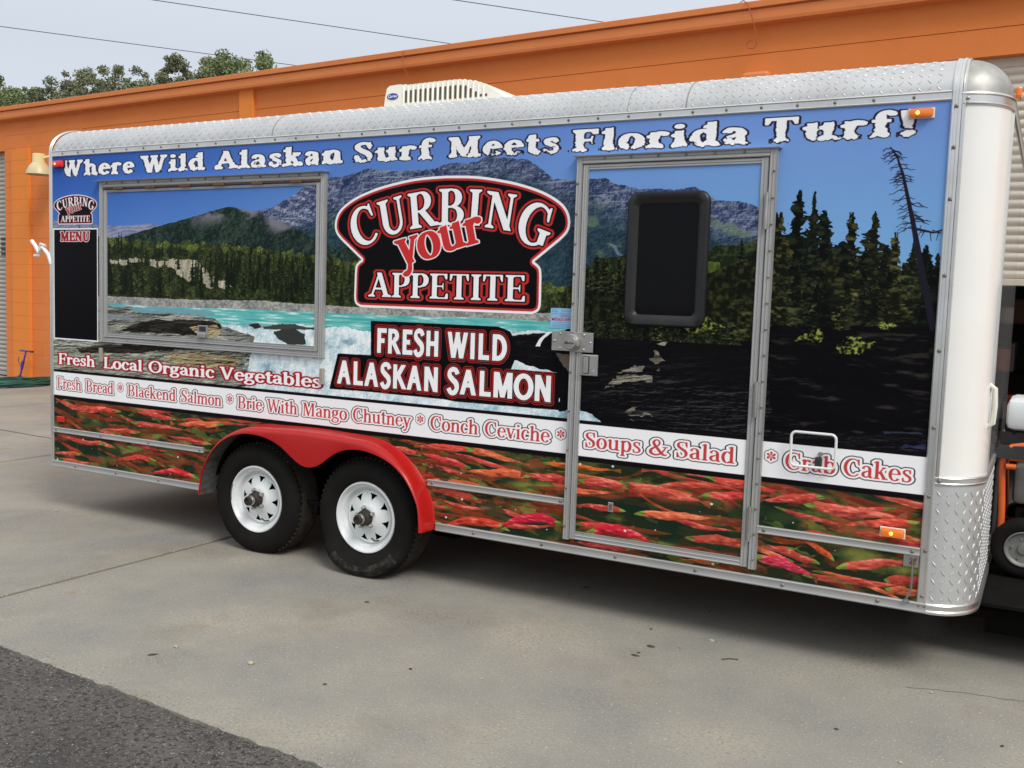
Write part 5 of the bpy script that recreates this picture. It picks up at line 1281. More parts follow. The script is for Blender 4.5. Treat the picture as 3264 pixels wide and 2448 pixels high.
# path round the front
def corner_pts(off=0):
    P = [(5.85, -off)]
    for i in range(1, 13):
        a = math.pi/2*i/12; P.append((5.85+(.185+off)*math.sin(a), YC-(YC+off)*math.cos(a)))
    P2 = [(x, W2-y) for x, y in P[::-1]]
    return P, P2
def wrap(prof, name, material, sm=40, full=True, parts='all'):
    """prof: (offset, height above panel foot)"""
    rows = []
    cols = [sum(corner_pts(o), []) for o, z in prof]
    for j, (o, z) in enumerate(prof): rows.append([(x, y, Zp(z)) for x, y in cols[j]])
    return MB().grid(rows).build(name, material, tr, sm)
def arcband(z0, z1, name, material, which):
    P, P2 = corner_pts(0); rows = [[(x, y, Zp(z)) for x, y in (P if which == 0 else P2)] for z in (z0, z1)]
    return MB().grid(rows).build(name, material, tr, 60)
cp = arcband(.555, 2.135, 'corner_panel', WHITE, 0); arcband(.555, 2.135, 'corner_panel', WHITE, 1)
fpn = MB().add([(XF, YC, Zp(.555)), (XF, W2-YC, Zp(.555)), (XF, W2-YC, Zp(2.135)), (XF, YC, Zp(2.135))], [(0, 1, 2, 3)]).build('front_panel', FRONTM, tr)
MB().ext([(XF-.001, YC+.005), (XF+.006, YC+.009), (XF+.006, YC+.020), (XF-.001, YC+.024)], Zp(.558), Zp(2.13), 'z').build('front_seam_trim', ALU_BR, fpn, 30)
wrap([(0, 2.128), (.006, 2.130), (.008, 2.136), (.005, 2.140), (.005, 2.168), (.010, 2.174), (.006, 2.182), (-.003, 2.184)], 'cap_band', ALU_BR, 30)
screws([(5.872, 2.155)], -.006, fp, STEEL, .007, name='screws')
# domed corner caps and front cove
def dome(flip):
    rows = []
    for i in range(13):
        t = math.pi/2*i/12
        row = []
        for j in range(13):
            a = math.pi/2*j/12
            y = YC-YC*math.cos(a)*math.cos(t); x = 5.85+.185*math.sin(a)*math.cos(t); z = Zp(2.182)+.175*math.sin(t)
            row.append((x, (W2-y) if flip else y, z))
        rows.append(row)
    return MB().grid(rows).build('corner_cap', CAST, tr, 60)
dome(False); dome(True)
MB().grid([[(5.85+.185*math.cos(math.pi/2*i/12), y, Zp(2.182)+.175*math.sin(math.pi/2*i/12)) for i in range(13)] for y in (YC, W2-YC)]).build('front_cove', ALU_BR, tr, 60)
rows = []
for i in range(13):
    t = math.pi/2*i/12; rows.append([(5.85+.189*math.cos(t), y, Zp(2.182)+.179*math.sin(t)) for y in (YC-.006, YC+.006, YC+.02)])
MB().grid(rows).build('cap_bead', ALU_BR, tr, 60)
# lower tread plate round the nose
lo = wrap([(0, -.02), (0, .530)], 'nose_guard', TREAD, 60)
P_, P2_ = corner_pts(0.0005); path = P_+P2_; seg = [0]
for a, b in zip(path[:-1], path[1:]): seg.append(seg[-1]+math.hypot(b[0]-a[0], b[1]-a[1]))
m = MB(); pt = .0385; ni = int((1.75)/pt)
for i in range(ni):
    s_ = (i+.5)*pt
    k = max(j for j in range(len(seg)-1) if seg[j] <= s_); f = (s_-seg[k])/(seg[k+1]-seg[k])
    x = path[k][0]*(1-f)+path[k+1][0]*f; y = path[k][1]*(1-f)+path[k+1][1]*f
    T = Vector((path[k+1][0]-path[k][0], path[k+1][1]-path[k][1], 0)).normalized(); Nn = Vector((T.y, -T.x, 0))
    for j in range(13):
        z = .022+j*pt; sg = 1 if (i+j) % 2 else -1
        D = (T*.72+Vector((0, 0, sg))).normalized(); lug(m, (x, y, Zp(z)), D, Nn.cross(D), Nn, .032, .0085, .0032)
tag(m.build('tread_lugs', TREAD, lo, fixn=False), kind='stuff')
wrap([(0, .522), (.006, .524), (.009, .530), (.006, .534), (.006, .550), (.009, .554), (.005, .560), (-.002, .562)], 'guard_band', ALU_BR, 30)
screws([(5.866, .542)], -.006, fp, SCREW, .008)
wrap([(0, -.046), (.012, -.046), (.014, -.036), (.010, -.028), (.012, -.006), (.008, .000), (.002, .002)], 'bottom_band', ALU_BR, 30)
# rails
RP = lambda z0, h: [(0, Zp(z0)), (-.010, Zp(z0)), (-.014, Zp(z0+h*.12)), (-.011, Zp(z0+h*.28)), (-.011, Zp(z0+h*.70)), (-.014, Zp(z0+h*.88)), (-.010, Zp(z0+h)), (0, Zp(z0+h))]
for x0, x1 in ((.0, 1.47), (3.30, 5.85)):
    r_ = MB().ext(RP(-.046, .046), x0, x1).build('bottom_rail', ALU, tr, 30)
    screws([(x0+.25+i*.42, -.023) for i in range(int((x1-x0-.2)/.42)+1)], -.0115, r_, SCREW, .0075)
MB().box(1.47, 3.30, .02, .05, Zp(-.02), Zp(0)).build('sill_plate', BLACKM, tr)
for x0, x1 in ((.012, 1.50), (3.24, 4.10), (5.10, 5.81)):
    r_ = MB().ext(RP(.203, .037), x0, x1).build('rub_rail', ALU, tr, 30)
    nn_ = max(2, round((x1-x0)/.36)); screws([(x0+.03+i*(x1-x0-.06)/(nn_-1), .221) for i in range(nn_)], -.0115, r_, SCREW, .0075)

# fender
outer, inner = [], []
inn = [(1.590, -.040), (1.592, -.01), (1.605, .086), (1.630, .15), (1.668, .212), (1.715, .268), (1.77, .315), (1.83, .350), (1.90, .375), (1.97, .388), (2.04, .390), (2.12, .383), (2.20, .363), (2.27, .332), (2.33, .293), (2.38, .262), (2.42, .244), (2.47, .236), (2.52, .244), (2.57, .268), (2.62, .305), (2.68, .342), (2.75, .368), (2.834, .378), (2.90, .374), (2.97, .360), (3.03, .340), (3.088, .312), (3.15, .264), (3.198, .206), (3.235, .145), (3.257, .086), (3.266, -.01), (3.268, -.040)]
for x, z in inn:
    if x < 2.06:
        a = math.atan2((z+.04)/.42, (x-2.06)/.455); outer.append((2.06+.49*math.cos(a), -.04+.475*math.sin(a)))
    elif x > 2.80:
        a = math.atan2((z+.04)/.42, (x-2.80)/.455); outer.append((2.80+.49*math.cos(a), -.04+.475*math.sin(a)))
    else: outer.append((x, .435+.012*math.sin(math.pi*(x-2.06)/.74)))
def den(P):
    Q = spl(P, 3); return Q
inner = den(inn); outer = den(outer)
rows = []
for (xo, zo), (xi, zi) in zip(outer, inner):
    dx, dz = xi-xo, zi-zo; l = math.hypot(dx, dz); dx, dz = dx/l, dz/l; b = min(.030, l*.8)
    row = [(xo-dx*.006, .0, Zp(zo-dz*.006)), (xo-dx*.004, -.004, Zp(zo-dz*.004)), (xo, -.008, Zp(zo)), (xo+dx*.002, -.07, Zp(zo+dz*.002))]
    for k in range(1, 6):
        a = math.pi/2*k/5; row.append((xo+dx*(.002+b*(1-math.cos(a))), -.085-.045*math.sin(a), Zp(zo+dz*(.002+b*(1-math.cos(a))))))
    row.append((xi, -.130 if l < .06 else -.128, Zp(zi))); row.append((xi, -.118, Zp(zi))); rows.append(row)
MB().grid(rows).build('fender', REDF, tr, 50)
rows = []
for (xo, zo), (xi, zi) in zip(outer, inner):
    dx, dz = xi-xo, zi-zo; l = math.hypot(dx, dz); dx, dz = dx/l, dz/l
    rows.append([(xo+dx*.016, .06, Zp(zo+dz*.016)), (xo+dx*.016, -.10, Zp(zo+dz*.016)), (xi, -.119, Zp(zi))])
MB().grid(rows).build('fender_liner', mat('liner_grey', (.05, .05, .05), .8, 0, (.10, .10, .095), 30), tr, 50)

# wheels
def make_wheel(cx, spin, flat):
    cz = .336; yo = -.045
    w = empty('wheel', (cx, 0, cz), 0, tr)
    R0 = .350; prof = []
    for k in range(17):
        a = math.pi*k/16
        prof.append((.206+(R0-.206)*(.5-.5*math.cos(a))**.9 if False else 0, 0))
    side = [(.205, .012), (.215, -.004), (.240, -.018), (.270, -.024), (.300, -.020), (.322, -.010), (.334, .002), (.343, .016), (.3485, .030)]
    tread = []
    n_t = 6; y0, y1 = .030, .175
    for i in range(n_t):
        a0 = y0+(y1-y0)*i/n_t; a1 = y0+(y1-y0)*(i+1)/n_t
        tread += [(.350, a0+.003), (.350, a1-.005), (.342, a1-.004), (.342, a1-.001)]
    prof = side+tread+[(.343, .19), (.30, .225), (.24, .225), (.205, .2)]
    m = MB(); K = 72; rows = []
    for r_, d in prof:
        row = []
        for j in range(K):
            a = 2*math.pi*j/K; x = r_*math.cos(a); z = r_*math.sin(a); y = yo+d
            if cz+z < 0.004:
                z = .004-cz
            low = max(0, (-z-.15)/.19)                       # the sagging foot of the tyre
            if low > 0 and d < .03 and r_ > .22:
                y -= flat*.060*math.sin(min(1, low)*math.pi*.62)*min(1, (r_-.2)/.08)
            if flat and z < -.2: x *= 1+.05*min(1, (-z-.2)/.13)
            row.append((cx+x, y, cz+z))
        rows.append(row)
    m.grid(rows, cv=True); ty = m.build('tyre', [RUBBER, RUBSC, RUBDUST], w, 35)
    for p in ty.data.polygons:
        c_ = p.center; dx_, dz_ = c_.x-cx, c_.z-cz; rr_ = math.hypot(dx_, dz_); an = math.degrees(math.atan2(dz_, dx_))
        if flat and .268 < rr_ < .335 and -132 < an < -40 and c_.y < .02: p.material_index = 1
        elif rr_ > .335 and c_.y > -.02: p.material_index = 2
    # tread blocks on the shoulder
    m = MB()
    for j in range(72):
        a = 2*math.pi*(j+.5)/64
        if math.sin(a) < -.90: continue
        for (ra, rb, da, db) in ((.3425, .3515, .018, .034),):
            c_, s_ = math.cos(a), math.sin(a); h = .0055
            q = []
            for rr_ in (ra, rb):
                for dd_ in (da, db):
                    for hh in (-h, h): q.append((cx+rr_*c_-hh*s_, yo+dd_, cz+rr_*s_+hh*c_))
            m.add(q, [(4, 5, 7, 6), (0, 1, 5, 4), (2, 6, 7, 3), (0, 4, 6, 2), (1, 3, 7, 5)])
    tag(m.build('tread_blocks', RUBDUST, w), kind='stuff')
    # rim barrel
    m = MB(); m.lathe([(.2085, .018), (.210, .002), (.2065, -.006), (.200, -.006), (.195, .000), (.192, .012), (.186, .018), (.176, .022), (.171, .034), (.168, .050), (.160, .056), (.156, .052), (.1545, .044), (.152, .040)], (cx, yo, cz), 'y', 64)
    m.build('rim', RIMW, w, 40)
    # pierced disc
    K = 256; radii = [.152, .147, .140]+[.1385-.0035*i for i in range(1, 12)]+[.092, .080, .072, .066, .050, .040]
    ydep = [float(np.interp(-r_, [-.152, -.147, -.140, -.092, -.080, -.072, -.066, -.040], [.040, .0415, .041, .024, .016, .010, .008, .008])) for r_ in radii]
    m = MB(); vs = []
    for r_, d in zip(radii, ydep):
        for j in range(K):
            a = 2*math.pi*j/K+spin; vs.append((cx+r_*math.cos(a), yo+d, cz+r_*math.sin(a)))
    fs = []
    for i in range(len(radii)-1):
        for j in range(K):
            ph = ((j+.5) % 32 - 16)*12/32
            rm = (radii[i]+radii[i+1])/2; half = 0
            if .103 < rm < .1385: half = (rm-.102)/.036*2.5
            if abs(ph) < half: continue
            fs.append((i*K+j, i*K+(j+1) % K, (i+1)*K+(j+1) % K, (i+1)*K+j))
    m.add(vs, fs); m.build('wheel_disc', RIMW, w, 40)
    m = MB(); m.cyl((cx, yo, cz), .150, .085, .095, 'y', 32); m.build('brake_drum', BLACKM, w, 30)
    m = MB(); m.lathe([(.050, .012), (.046, -.010), (.042, -.030), (.040, -.034), (.029, -.036), (.029, -.072), (.026, -.078), (.019, -.079), (.018, -.070), (0.001, -.069)], (cx, yo, cz), 'y', 24); m.build('hub', DARKHUB, w, 40)
    m = MB(); m.lathe([(.0305, -.040), (.0305, -.058), (.029, -.060)], (cx, yo, cz), 'y', 24); m.build('hub_sleeve', STEEL, w, 40)
    base = None
    for k in range(5):
        a = math.radians(72*k+18)+spin
        c_ = (cx+.0585*math.cos(a), yo, cz+.0585*math.sin(a))
        o = MB().lathe([(.0135, .010), (.013, -.006), (.011, -.014), (.005, -.018), (.0005, -.0185)], c_, 'y', 6).build('lug_nut', STEEL, w, 20)
    a = math.radians(-62)
    MB().tube([(cx+.150*math.cos(a), yo+.04, cz+.150*math.sin(a)), (cx+.146*math.cos(a), yo+.005, cz+.146*math.sin(a)), (cx+.120*math.cos(a-.05), yo-.004, cz+.124*math.sin(a-.05))], .0045, 6).build('valve_stem', BLACKP, w, 40)
    if not flat:
        rows = []
        for i in range(9):
            a = math.radians(158+30*i/8); rows.append([(cx+rr_*math.cos(a), yo+dd_, cz+rr_*math.sin(a)) for rr_, dd_ in ((.1985, -.0065), (.207, -.0072))])
        MB().grid(rows).build('balance_weight', GREYM, w)
    return w
make_wheel(1.993, .30, 0); make_wheel(2.837, .16, 1)
m = MB(); m.tube([(1.993, .15, .336), (1.993, W2-.15, .336)], .035, 10).tube([(2.837, .15, .336), (2.837, W2-.15, .336)], .035, 10); m.build('axle', BLACKM, tr, 40)
for cx in (1.993, 2.837):
    MB().lathe([(.2, -.02), (.35, 0), (.35, .19), (.2, .2)], (cx, W2-.2, .36), 'y', 32).build('far_tyre', RUBBER, tr, 40)
m = MB()
for i in range(3): m.box(1.7, 3.15, .47, .53, Zp(-.17-.02*i), Zp(-.155-.02*i))
m.build('leaf_spring', BLACKM, tr)

# serving hatch
ha = MB().ext([(0, 0)]*0+[(.594, -.012), (2.412, -.012), (2.412, -.002), (.594, -.002)], Zp(.944), Zp(1.888), 'z').build('serving_hatch', ALU, tr)
printed('hatch_print', [(.594, .944), (2.412, .944), (2.412, 1.888), (.594, 1.888)], -.0135, ha)
def vbar(x0, x1, z0, z1, y, name, par, material=ALU, n=2):
    w = x1-x0; pr = [(x0, -.001), (x0, -y), (x0+w*.10, -y-.003), (x0+w*.20, -y), (x0+w*.45, -y+.001), (x0+w*.52, -y-.003), (x0+w*.60, -y), (x0+w*.9, -y), (x0+w*.96, -y-.003), (x1, -y), (x1, -.001)]
    return MB().ext(pr, Zp(z0), Zp(z1), 'z').build(name, material, par, 30)
def hbar(x0, x1, z0, z1, y, name, par, material=ALU):
    h = z1-z0; pr = [(-.001, Zp(z0)), (-y, Zp(z0)), (-y-.003, Zp(z0+h*.1)), (-y, Zp(z0+h*.2)), (-y+.001, Zp(z0+h*.45)), (-y-.003, Zp(z0+h*.52)), (-y, Zp(z0+h*.6)), (-y, Zp(z0+h*.9)), (-y-.003, Zp(z0+h*.96)), (-y, Zp(z1)), (-.001, Zp(z1))]
    return MB().ext(pr, x0, x1, 'x').build(name, material, par, 30)
# inner sash and outer frame
vbar(.563, .594, .913, 1.905, .017, 'hatch_sash', ha); vbar(2.412, 2.443, .913, 1.905, .017, 'hatch_sash', ha); hbar(.594, 2.412, .913, .944, .0165, 'hatch_sash', ha); hbar(.594, 2.412, 1.888, 1.905, .0165, 'hatch_sash', ha)
hf = vbar(.523, .559, .877, 1.962, .022, 'hatch_frame', tr)
for a in (vbar(2.447, 2.483, .877, 1.962, .022, 'frame_side', hf), hbar(.559, 2.447, .877, .909, .0225, 'frame_bottom', hf), hbar(.559, 2.447, 1.921, 1.962, .0225, 'frame_top', hf)): pass
MB().ext([(-.001, Zp(1.963)), (-.045, Zp(1.960)), (-.047, Zp(1.966)), (-.001, Zp(1.970))], .485, 2.492, 'x').build('drip_edge', ALU_BR, hf, 30)
screws([(.60+i*.153, 1.950) for i in range(13)], -.0255, hf, SCREW, .0045)
MB().tube([(.565, -.022, Zp(1.914)), (2.44, -.022, Zp(1.914))], .0035, 6).build('hinge_rod', RUST, ha, 40)
for x in (.712, 1.019, 1.341, 1.634, 1.953, 2.262):
    MB().box(x-.045, x+.045, -.030, -.012, Zp(1.905), Zp(1.923), .004).build('hinge', RUST, ha)
la = MB().box(1.455, 1.54, -.020, -.0137, Zp(.945), Zp(1.03), .005).build('hatch_latch', STEEL, ha)
MB().box(1.462, 1.533, -.036, -.020, Zp(.95), Zp(.985), .008).build('latch_paddle', STEEL, la)
MB().box(1.470, 1.525, -.024, -.0195, Zp(.99), Zp(1.022), .004).build('latch_recess', BLACKP, la)
for x, z in ((.522, .786), (2.470, .767)): MB().box(x-.013, x+.013, -.020, 0, Zp(z-.048), Zp(z+.048), .004).build('shelf_bracket', TAPE, tr)

# side door
dp = MB().ext([(4.165, -.016), (5.029, -.016), (5.029, -.002), (4.165, -.002)], Zp(.078), Zp(1.916), 'z').build('door', ALU, tr)
tag(dp)
printed('door_print', [(4.165, .078), (5.029, .078), (5.029, 1.916), (4.165, 1.916)], -.0175, dp)
vbar(4.134, 4.165, .036, 1.942, .022, 'door_edge', dp); vbar(5.029, 5.064, .036, 1.942, .022, 'door_edge', dp); hbar(4.165, 5.029, .036, .078, .0215, 'door_edge', dp); hbar(4.165, 5.029, 1.916, 1.942, .0215, 'door_edge', dp)
df = vbar(4.098, 4.131, .030, 1.982, .026, 'door_frame', tr, ALU)
d2 = vbar(5.068, 5.103, .030, 1.982, .026, 'frame_side', df, ALU); d3 = hbar(4.131, 5.068, 1.946, 1.982, .0265, 'frame_top', df)
MB().ext([(-.001, Zp(1.983)), (-.040, Zp(1.980)), (-.042, Zp(1.986)), (-.001, Zp(1.990))], 4.085, 5.115, 'x').build('drip_edge', ALU_BR, df, 30)
screws([(5.090, .08+.12*i) for i in range(16)]+[(4.108, .1+.2*i) for i in range(5)]+[(4.108, 1.25+.15*i) for i in range(5)]+[(4.25+.14*i, 1.970) for i in range(6)], -.0295, df, SCREW, .005)
for z0 in (1.616, .750, .164):
    h = MB().tube([(5.066, -.034, Zp(z0)), (5.066, -.034, Zp(z0+.167))], .0085, 10).build('hinge', STEEL, dp, 40)
    for i in range(1, 4): MB().tube([(5.066, -.034, Zp(z0+.167*i/4-.002)), (5.066, -.034, Zp(z0+.167*i/4+.002))], .0098, 10).build('hinge_knuckle', BLACKM, h, 40) if False else None
# door window: moulded frame and tinted pane
def rrect(x0, x1, z0, z1, r_, n=6):
    P = []
    for cx_, cz_, a0 in ((x1-r_, z1-r_, 0), (x0+r_, z1-r_, 90), (x0+r_, z0+r_, 180), (x1-r_, z0+r_, 270)):
        for i in range(n+1):
            a = math.radians(a0+90*i/n); P.append((cx_+r_*math.cos(a), cz_+r_*math.sin(a)))
    return P
rows = []
for ins, y, r_ in ((0, -.018, .055), (.002, -.030, .054), (.010, -.038, .050), (.034, -.038, .038), (.046, -.030, .030), (.054, -.022, .026), (.058, -.019, .024)):
    rows.append([(x, y, Zp(z)) for x, z in rrect(4.385+ins, 4.800-ins, 1.150+ins, 1.802-ins, r_)])
wf = MB().grid(rows, cv=True).build('window_frame', FRAMEP, dp, 40)
P = rrect(4.440, 4.745, 1.205, 1.747, .028)
MB().add([(x, -.0205, Zp(z)) for x, z in P], [tuple(range(len(P)))]).build('window_pane', GLASS, dp)
# hasp and puck lock
lk = MB().box(3.997, 4.108, -.034, -.027, Zp(1.006), Zp(1.106), .002).build('lock_plate', STEEL, tr)
MB().box(4.118, 4.230, -.034, -.027, Zp(1.004), Zp(1.104), .002).build('hasp_plate', STEEL, dp)
MB().box(3.999, 4.10, -.027, 0, Zp(1.02), Zp(1.09)).build('plate_spacer', ALU, lk)
screws([(4.012, 1.056), (4.045, 1.093), (4.045, 1.018)], -.034, lk, STEEL, .006); screws([(4.214, 1.053), (4.178, 1.091), (4.178, 1.016)], -.034, lk, STEEL, .006)
pk = MB().lathe([(.043, .0), (.043, -.008), (.0365, -.010), (.0365, -.036), (.033, -.042), (.0005, -.043)], (4.116, -.034, Zp(1.052)), 'y', 28).build('puck_lock', STEEL, tr, 30)
MB().box(4.145, 4.158, -.062, -.040, Zp(1.035), Zp(1.07), .002).build('lock_shackle', ALU_BR, pk)
text_mesh('lock_lettering', 'Master', .019, (4.116, -.0775, Zp(1.050)), BLACKP, pk, .0002, .3)
hd = MB().box(4.163, 4.258, -.030, -.0177, Zp(.886), Zp(.995), .010).build('door_handle', STEEL, dp)
MB().box(4.176, 4.212, -.033, -.029, Zp(.897), Zp(.984), .003).build('handle_recess', BLACKP, hd); MB().box(4.180, 4.208, -.037, -.032, Zp(.90), Zp(.98), .006).build('handle_paddle', STEEL, hd)
MB().cyl((4.236, -.030, Zp(.912)), .007, -.004, .002, 'y', 12).build('key_cylinder', ALU_BR, hd)
MB().box(4.343, 4.373, -.026, -.0177, Zp(.205), Zp(.256), .003).build('catch_plate', STEEL, dp); MB().box(4.353, 4.362, -.036, -.026, Zp(.215), Zp(.246), .003).build('catch_tongue', RUST, dp)
# inspection sticker
sk = MB().box(3.969, 4.095, -.0015, -.0003, Zp(1.118), Zp(1.222)).build('inspection_sticker', STICK, tr)
text_mesh('sticker_number', 'MFD6251899', .0195, (4.030, -.0018, Zp(1.164)), INK_R, sk, .0004)
text_mesh('sticker_date', '3/1/2014', .012, (4.055, -.0018, Zp(1.186)), INK_R, sk, .0002)
m = MB()
for (a, b, c, d) in ((4.023, 4.090, 1.178, 1.1795), (4.023, 4.090, 1.1965, 1.198), (4.023, 4.0245, 1.178, 1.198), (4.0885, 4.090, 1.178, 1.198), (3.975, 4.01, 1.212, 1.2135), (3.975, 4.015, 1.203, 1.2045), (3.975, 4.012, 1.193, 1.1945), (4.03, 4.088, 1.213, 1.2145), (4.03, 4.085, 1.2055, 1.2067), (3.99, 4.08, 1.149, 1.1502), (3.98, 4.088, 1.140, 1.1412), (3.98, 4.084, 1.132, 1.1332), (3.98, 4.088, 1.1245, 1.1257)):
    m.box(a, b, -.0019, -.0015, Zp(c), Zp(d))
m.build('sticker_lines', INK_B, sk)
# fold-down hold-back hoop
P = rrect(5.238, 5.436, .545, .702, .022, 5)
hp = MB().tube([(x, -.028-.01*(z-.545)/.16, Zp(z)) for x, z in P], .0062, 8, closed=True).build('hold_back_hoop', WHITEP, tr, 40)
MB().box(5.345, 5.375, -.026, 0, Zp(.548), Zp(.592), .006).build('hoop_catch', BLACKP, hp); MB().cyl((5.367, -.0, Zp(.607)), .010, -.026, 0, 'y', 12).build('catch_pin', STEEL, hp)
# marker lights
def marker(x, z, w, h, lens, glow, name='marker_light', gx=0, y=0):
    b = MB().box(x-w/2-.004, x+w/2+.004, y-.006, y-.0005, Zp(z-h/2-.003), Zp(z+h/2+.003), .002).build(name, BLACKP if lens is REDL else CREAM, tr)
    MB().box(x-w/2, x+w/2, y-.028, y-.006, Zp(z-h/2), Zp(z+h/2), .009).build('lens', lens, b, 40)
    if glow: MB().lathe([(.0075, .001), (.0070, -.002), (.0005, -.0035)], (x+gx, y-.028, Zp(z)), 'y', 14).build('bulb_glow', glow, b, 40)
    return b
marker(5.695, 2.103, .098, .038, AMBER, AMBERG, gx=-.012); marker(5.693, .290, .098, .040, AMBER, AMBERG, gx=-.004)
marker(.090, 2.098, .105, .045, REDL, REDG, gx=-.020); MB().box(.055, .130, -.014, -.0005, Zp(.282), Zp(.322), .005).build('reflector', REDR, tr)
MB().box(6.037, 6.062, .22, .30, Zp(2.19), Zp(2.235), .008).build('marker_light', AMBER, tr)
# drop leg at the front corner
dc = MB().box(5.745, 5.808, -.006, -.0005, Zp(.150), Zp(.205), .002).build('jack_bracket', STEEL, tr)
MB().tube([(5.785, -.012, Zp(.185)), (5.785, -.014, Zp(.06)), (5.778, -.016, Zp(.030)), (5.768, -.018, Zp(.010))], .0045, 7).build('jack_rod', GREYM, dc, 40)
MB().tube([(5.768+.012*math.cos(a), -.02, Zp(.000)+.007*math.sin(a)) for a in [i*math.pi/6 for i in range(12)]], .003, 6, closed=True).build('rod_eye', GREYM, dc, 40)
m = MB(); m.tube([(5.772, -.008, Zp(.165)), (5.80, -.014, Zp(.192))], .005, 6).tube([(5.774, -.010, Zp(.190)), (5.796, -.014, Zp(.166))], .005, 6); m.build('jack_wing_nut', RUST, dc, 40)
# front grab handle
MB().tube([(6.020, .185, Zp(.77)), (6.048, .180, Zp(.79)), (6.052, .180, Zp(.865)), (6.048, .180, Zp(.94)), (6.020, .185, Zp(.96))], .011, 8).build('grab_handle', CREAM, tr, 40)
# rear hold-back and tail lamp
m = MB(); m.tube([(-.012, .0, Zp(1.40)), (-.03, -.012, Zp(1.47)), (-.08, -.02, Zp(1.52)), (-.12, -.02, Zp(1.48)), (-.16, -.02, Zp(1.53)), (-.20, -.02, Zp(1.565))], .014, 8).tube([(-.05, -.02, Zp(1.53)), (-.10, -.02, Zp(1.545)), (-.13, -.02, Zp(1.46)), (-.17, -.02, Zp(1.46))], .010, 8)
m.build('door_hold_back', WHITE, tr, 40)
tl = MB().box(-.075, -.01, .02, .12, Zp(.40), Zp(.62), .03).build('tail_lamp', BLACKP, tr, 40)
MB().box(-.079, -.06, .03, .09, Zp(.46), Zp(.60), .01).build('tail_lens', REDR, tl)

# decals laid over the wrap
lg = printed('emblem', emblem_outline(3.30, 1.545, 1.), -.0008, tr); printed('small_emblem', emblem_outline(.246, 1.780, .300, True), -.0008, tr)
printed('menu_board', [(.013, .873), (.480, .873), (.480, 1.652), (.013, 1.652)], -.0008, tr)
printed('slogan_banner', [(2.815, 1.110), (3.156, 1.112), (3.66, 1.111), (3.73, 1.09), (3.765, 1.04), (3.765, .94), (3.744, .89), (4.034, .888), (4.034, .695), (3.40, .690), (3.325, .697), (2.751, .700), (2.520, .696), (2.579, .909), (2.820, .912)], -.0008, tr)

# roof air conditioner
AY, AZ = .70, 2.357
top = [(2.343, 0), (2.362, .17), (2.376, .232), (2.398, .248), (2.47, .252), (2.50, .249), (2.53, .244), (2.62, .246), (2.90, .250), (2.955, .246), (3.03, .232), (3.11, .205), (3.19, .163), (3.26, .115), (3.32, .062), (3.352, .022), (3.36, 0)]
ac = MB().ext([(x, Zp(AZ+z)) for x, z in top], AY, AY+.66, 'y').build('air_conditioner', CREAM, tr, 40)
def ztop(x): return float(np.interp(x, [p[0] for p in top], [p[1] for p in top]))
for i in range(17):
    x = 2.528+i*.0372
    zt = ztop(x)-.034-(.0 if i < 13 else .020*(i-12)*.6)
    P = rrect(x-.0075, x+.0075, Zp(AZ+.132), Zp(AZ+max(zt, .150)), .007, 4)
    MB().ext(P, AY-.0015, AY+.02, 'y').build('louvre_slot', SLOT, ac)
    P = rrect(x-.0065+.018, x+.0065+.018, Zp(AZ+.050), Zp(AZ+.108), .006, 4); MB().ext(P, AY-.0015, AY+.02, 'y').build('louvre_slot', SLOT, ac)
    xr = x-.0186
    MB().tube([(xr, AY-.001, Zp(AZ)), (xr, AY-.002, Zp(AZ+ztop(xr)-.012)), (xr, AY+.015, Zp(AZ+ztop(xr)+.001)), (xr, AY+.60, Zp(AZ+ztop(xr)+.002))], .0055, 6).build('shroud_rib', CREAM, ac, 60)
bd = MB().ext([(2.425+.045*math.cos(a), Zp(AZ+.178)+.021*math.sin(a)) for a in [i*math.pi/14 for i in range(28)]], AY-.004, AY+.004, 'y').build('badge', BLUEB, ac)
MB().ext([(2.425+.049*math.cos(a), Zp(AZ+.178)+.025*math.sin(a)) for a in [i*math.pi/14 for i in range(28)]], AY-.002, AY+.004, 'y').build('badge_rim', WHITEP, ac)
text_mesh('badge_lettering', 'Carrier', .025, (2.425, AY-.0050, Zp(AZ+.179)), WHITEP, bd, .0004, .3)
MB().lathe([(.016, 0), (.012, .014), (.001, .024)], (2.80, AY+.15, Zp(AZ+.246)), 'z', 10).build('top_bolt', TAPE, ac, 40)

# draw bar, and deck with an added shading box, ahead of the nose
m = MB(); m.tube([(5.9, .55, .22), (7.55, 1.2, .24)], .05, 4).tube([(5.9, W2-.55, .22), (7.55, 1.2, .24)], .05, 4); m.build('draw_bar', BLACKM, tr)
MB().box(6.06, 6.9, .62, 1.78, .10, .284).box(6.038, 6.98, .40, 2.0, .285, .30).box(6.038, 6.06, .80, 1.70, .18, .284).build('tongue_deck_and_shade_box', BLACKM, tr)  # deck enlarged, box and skirt below added to shade the ground
m = MB(); m.cyl((7.6, 1.2, .25), .05, -.1, .12, 'x', 14); m.build('coupler', BLACKM, tr, 30)
m = MB(); m.cyl((7.2, 1.2, 0), .03, 0.0, .75, 'z', 12).cyl((7.2, 1.2, 0), .08, 0, .015, 'z', 16); m.build('tongue_jack', STEEL, tr, 30)

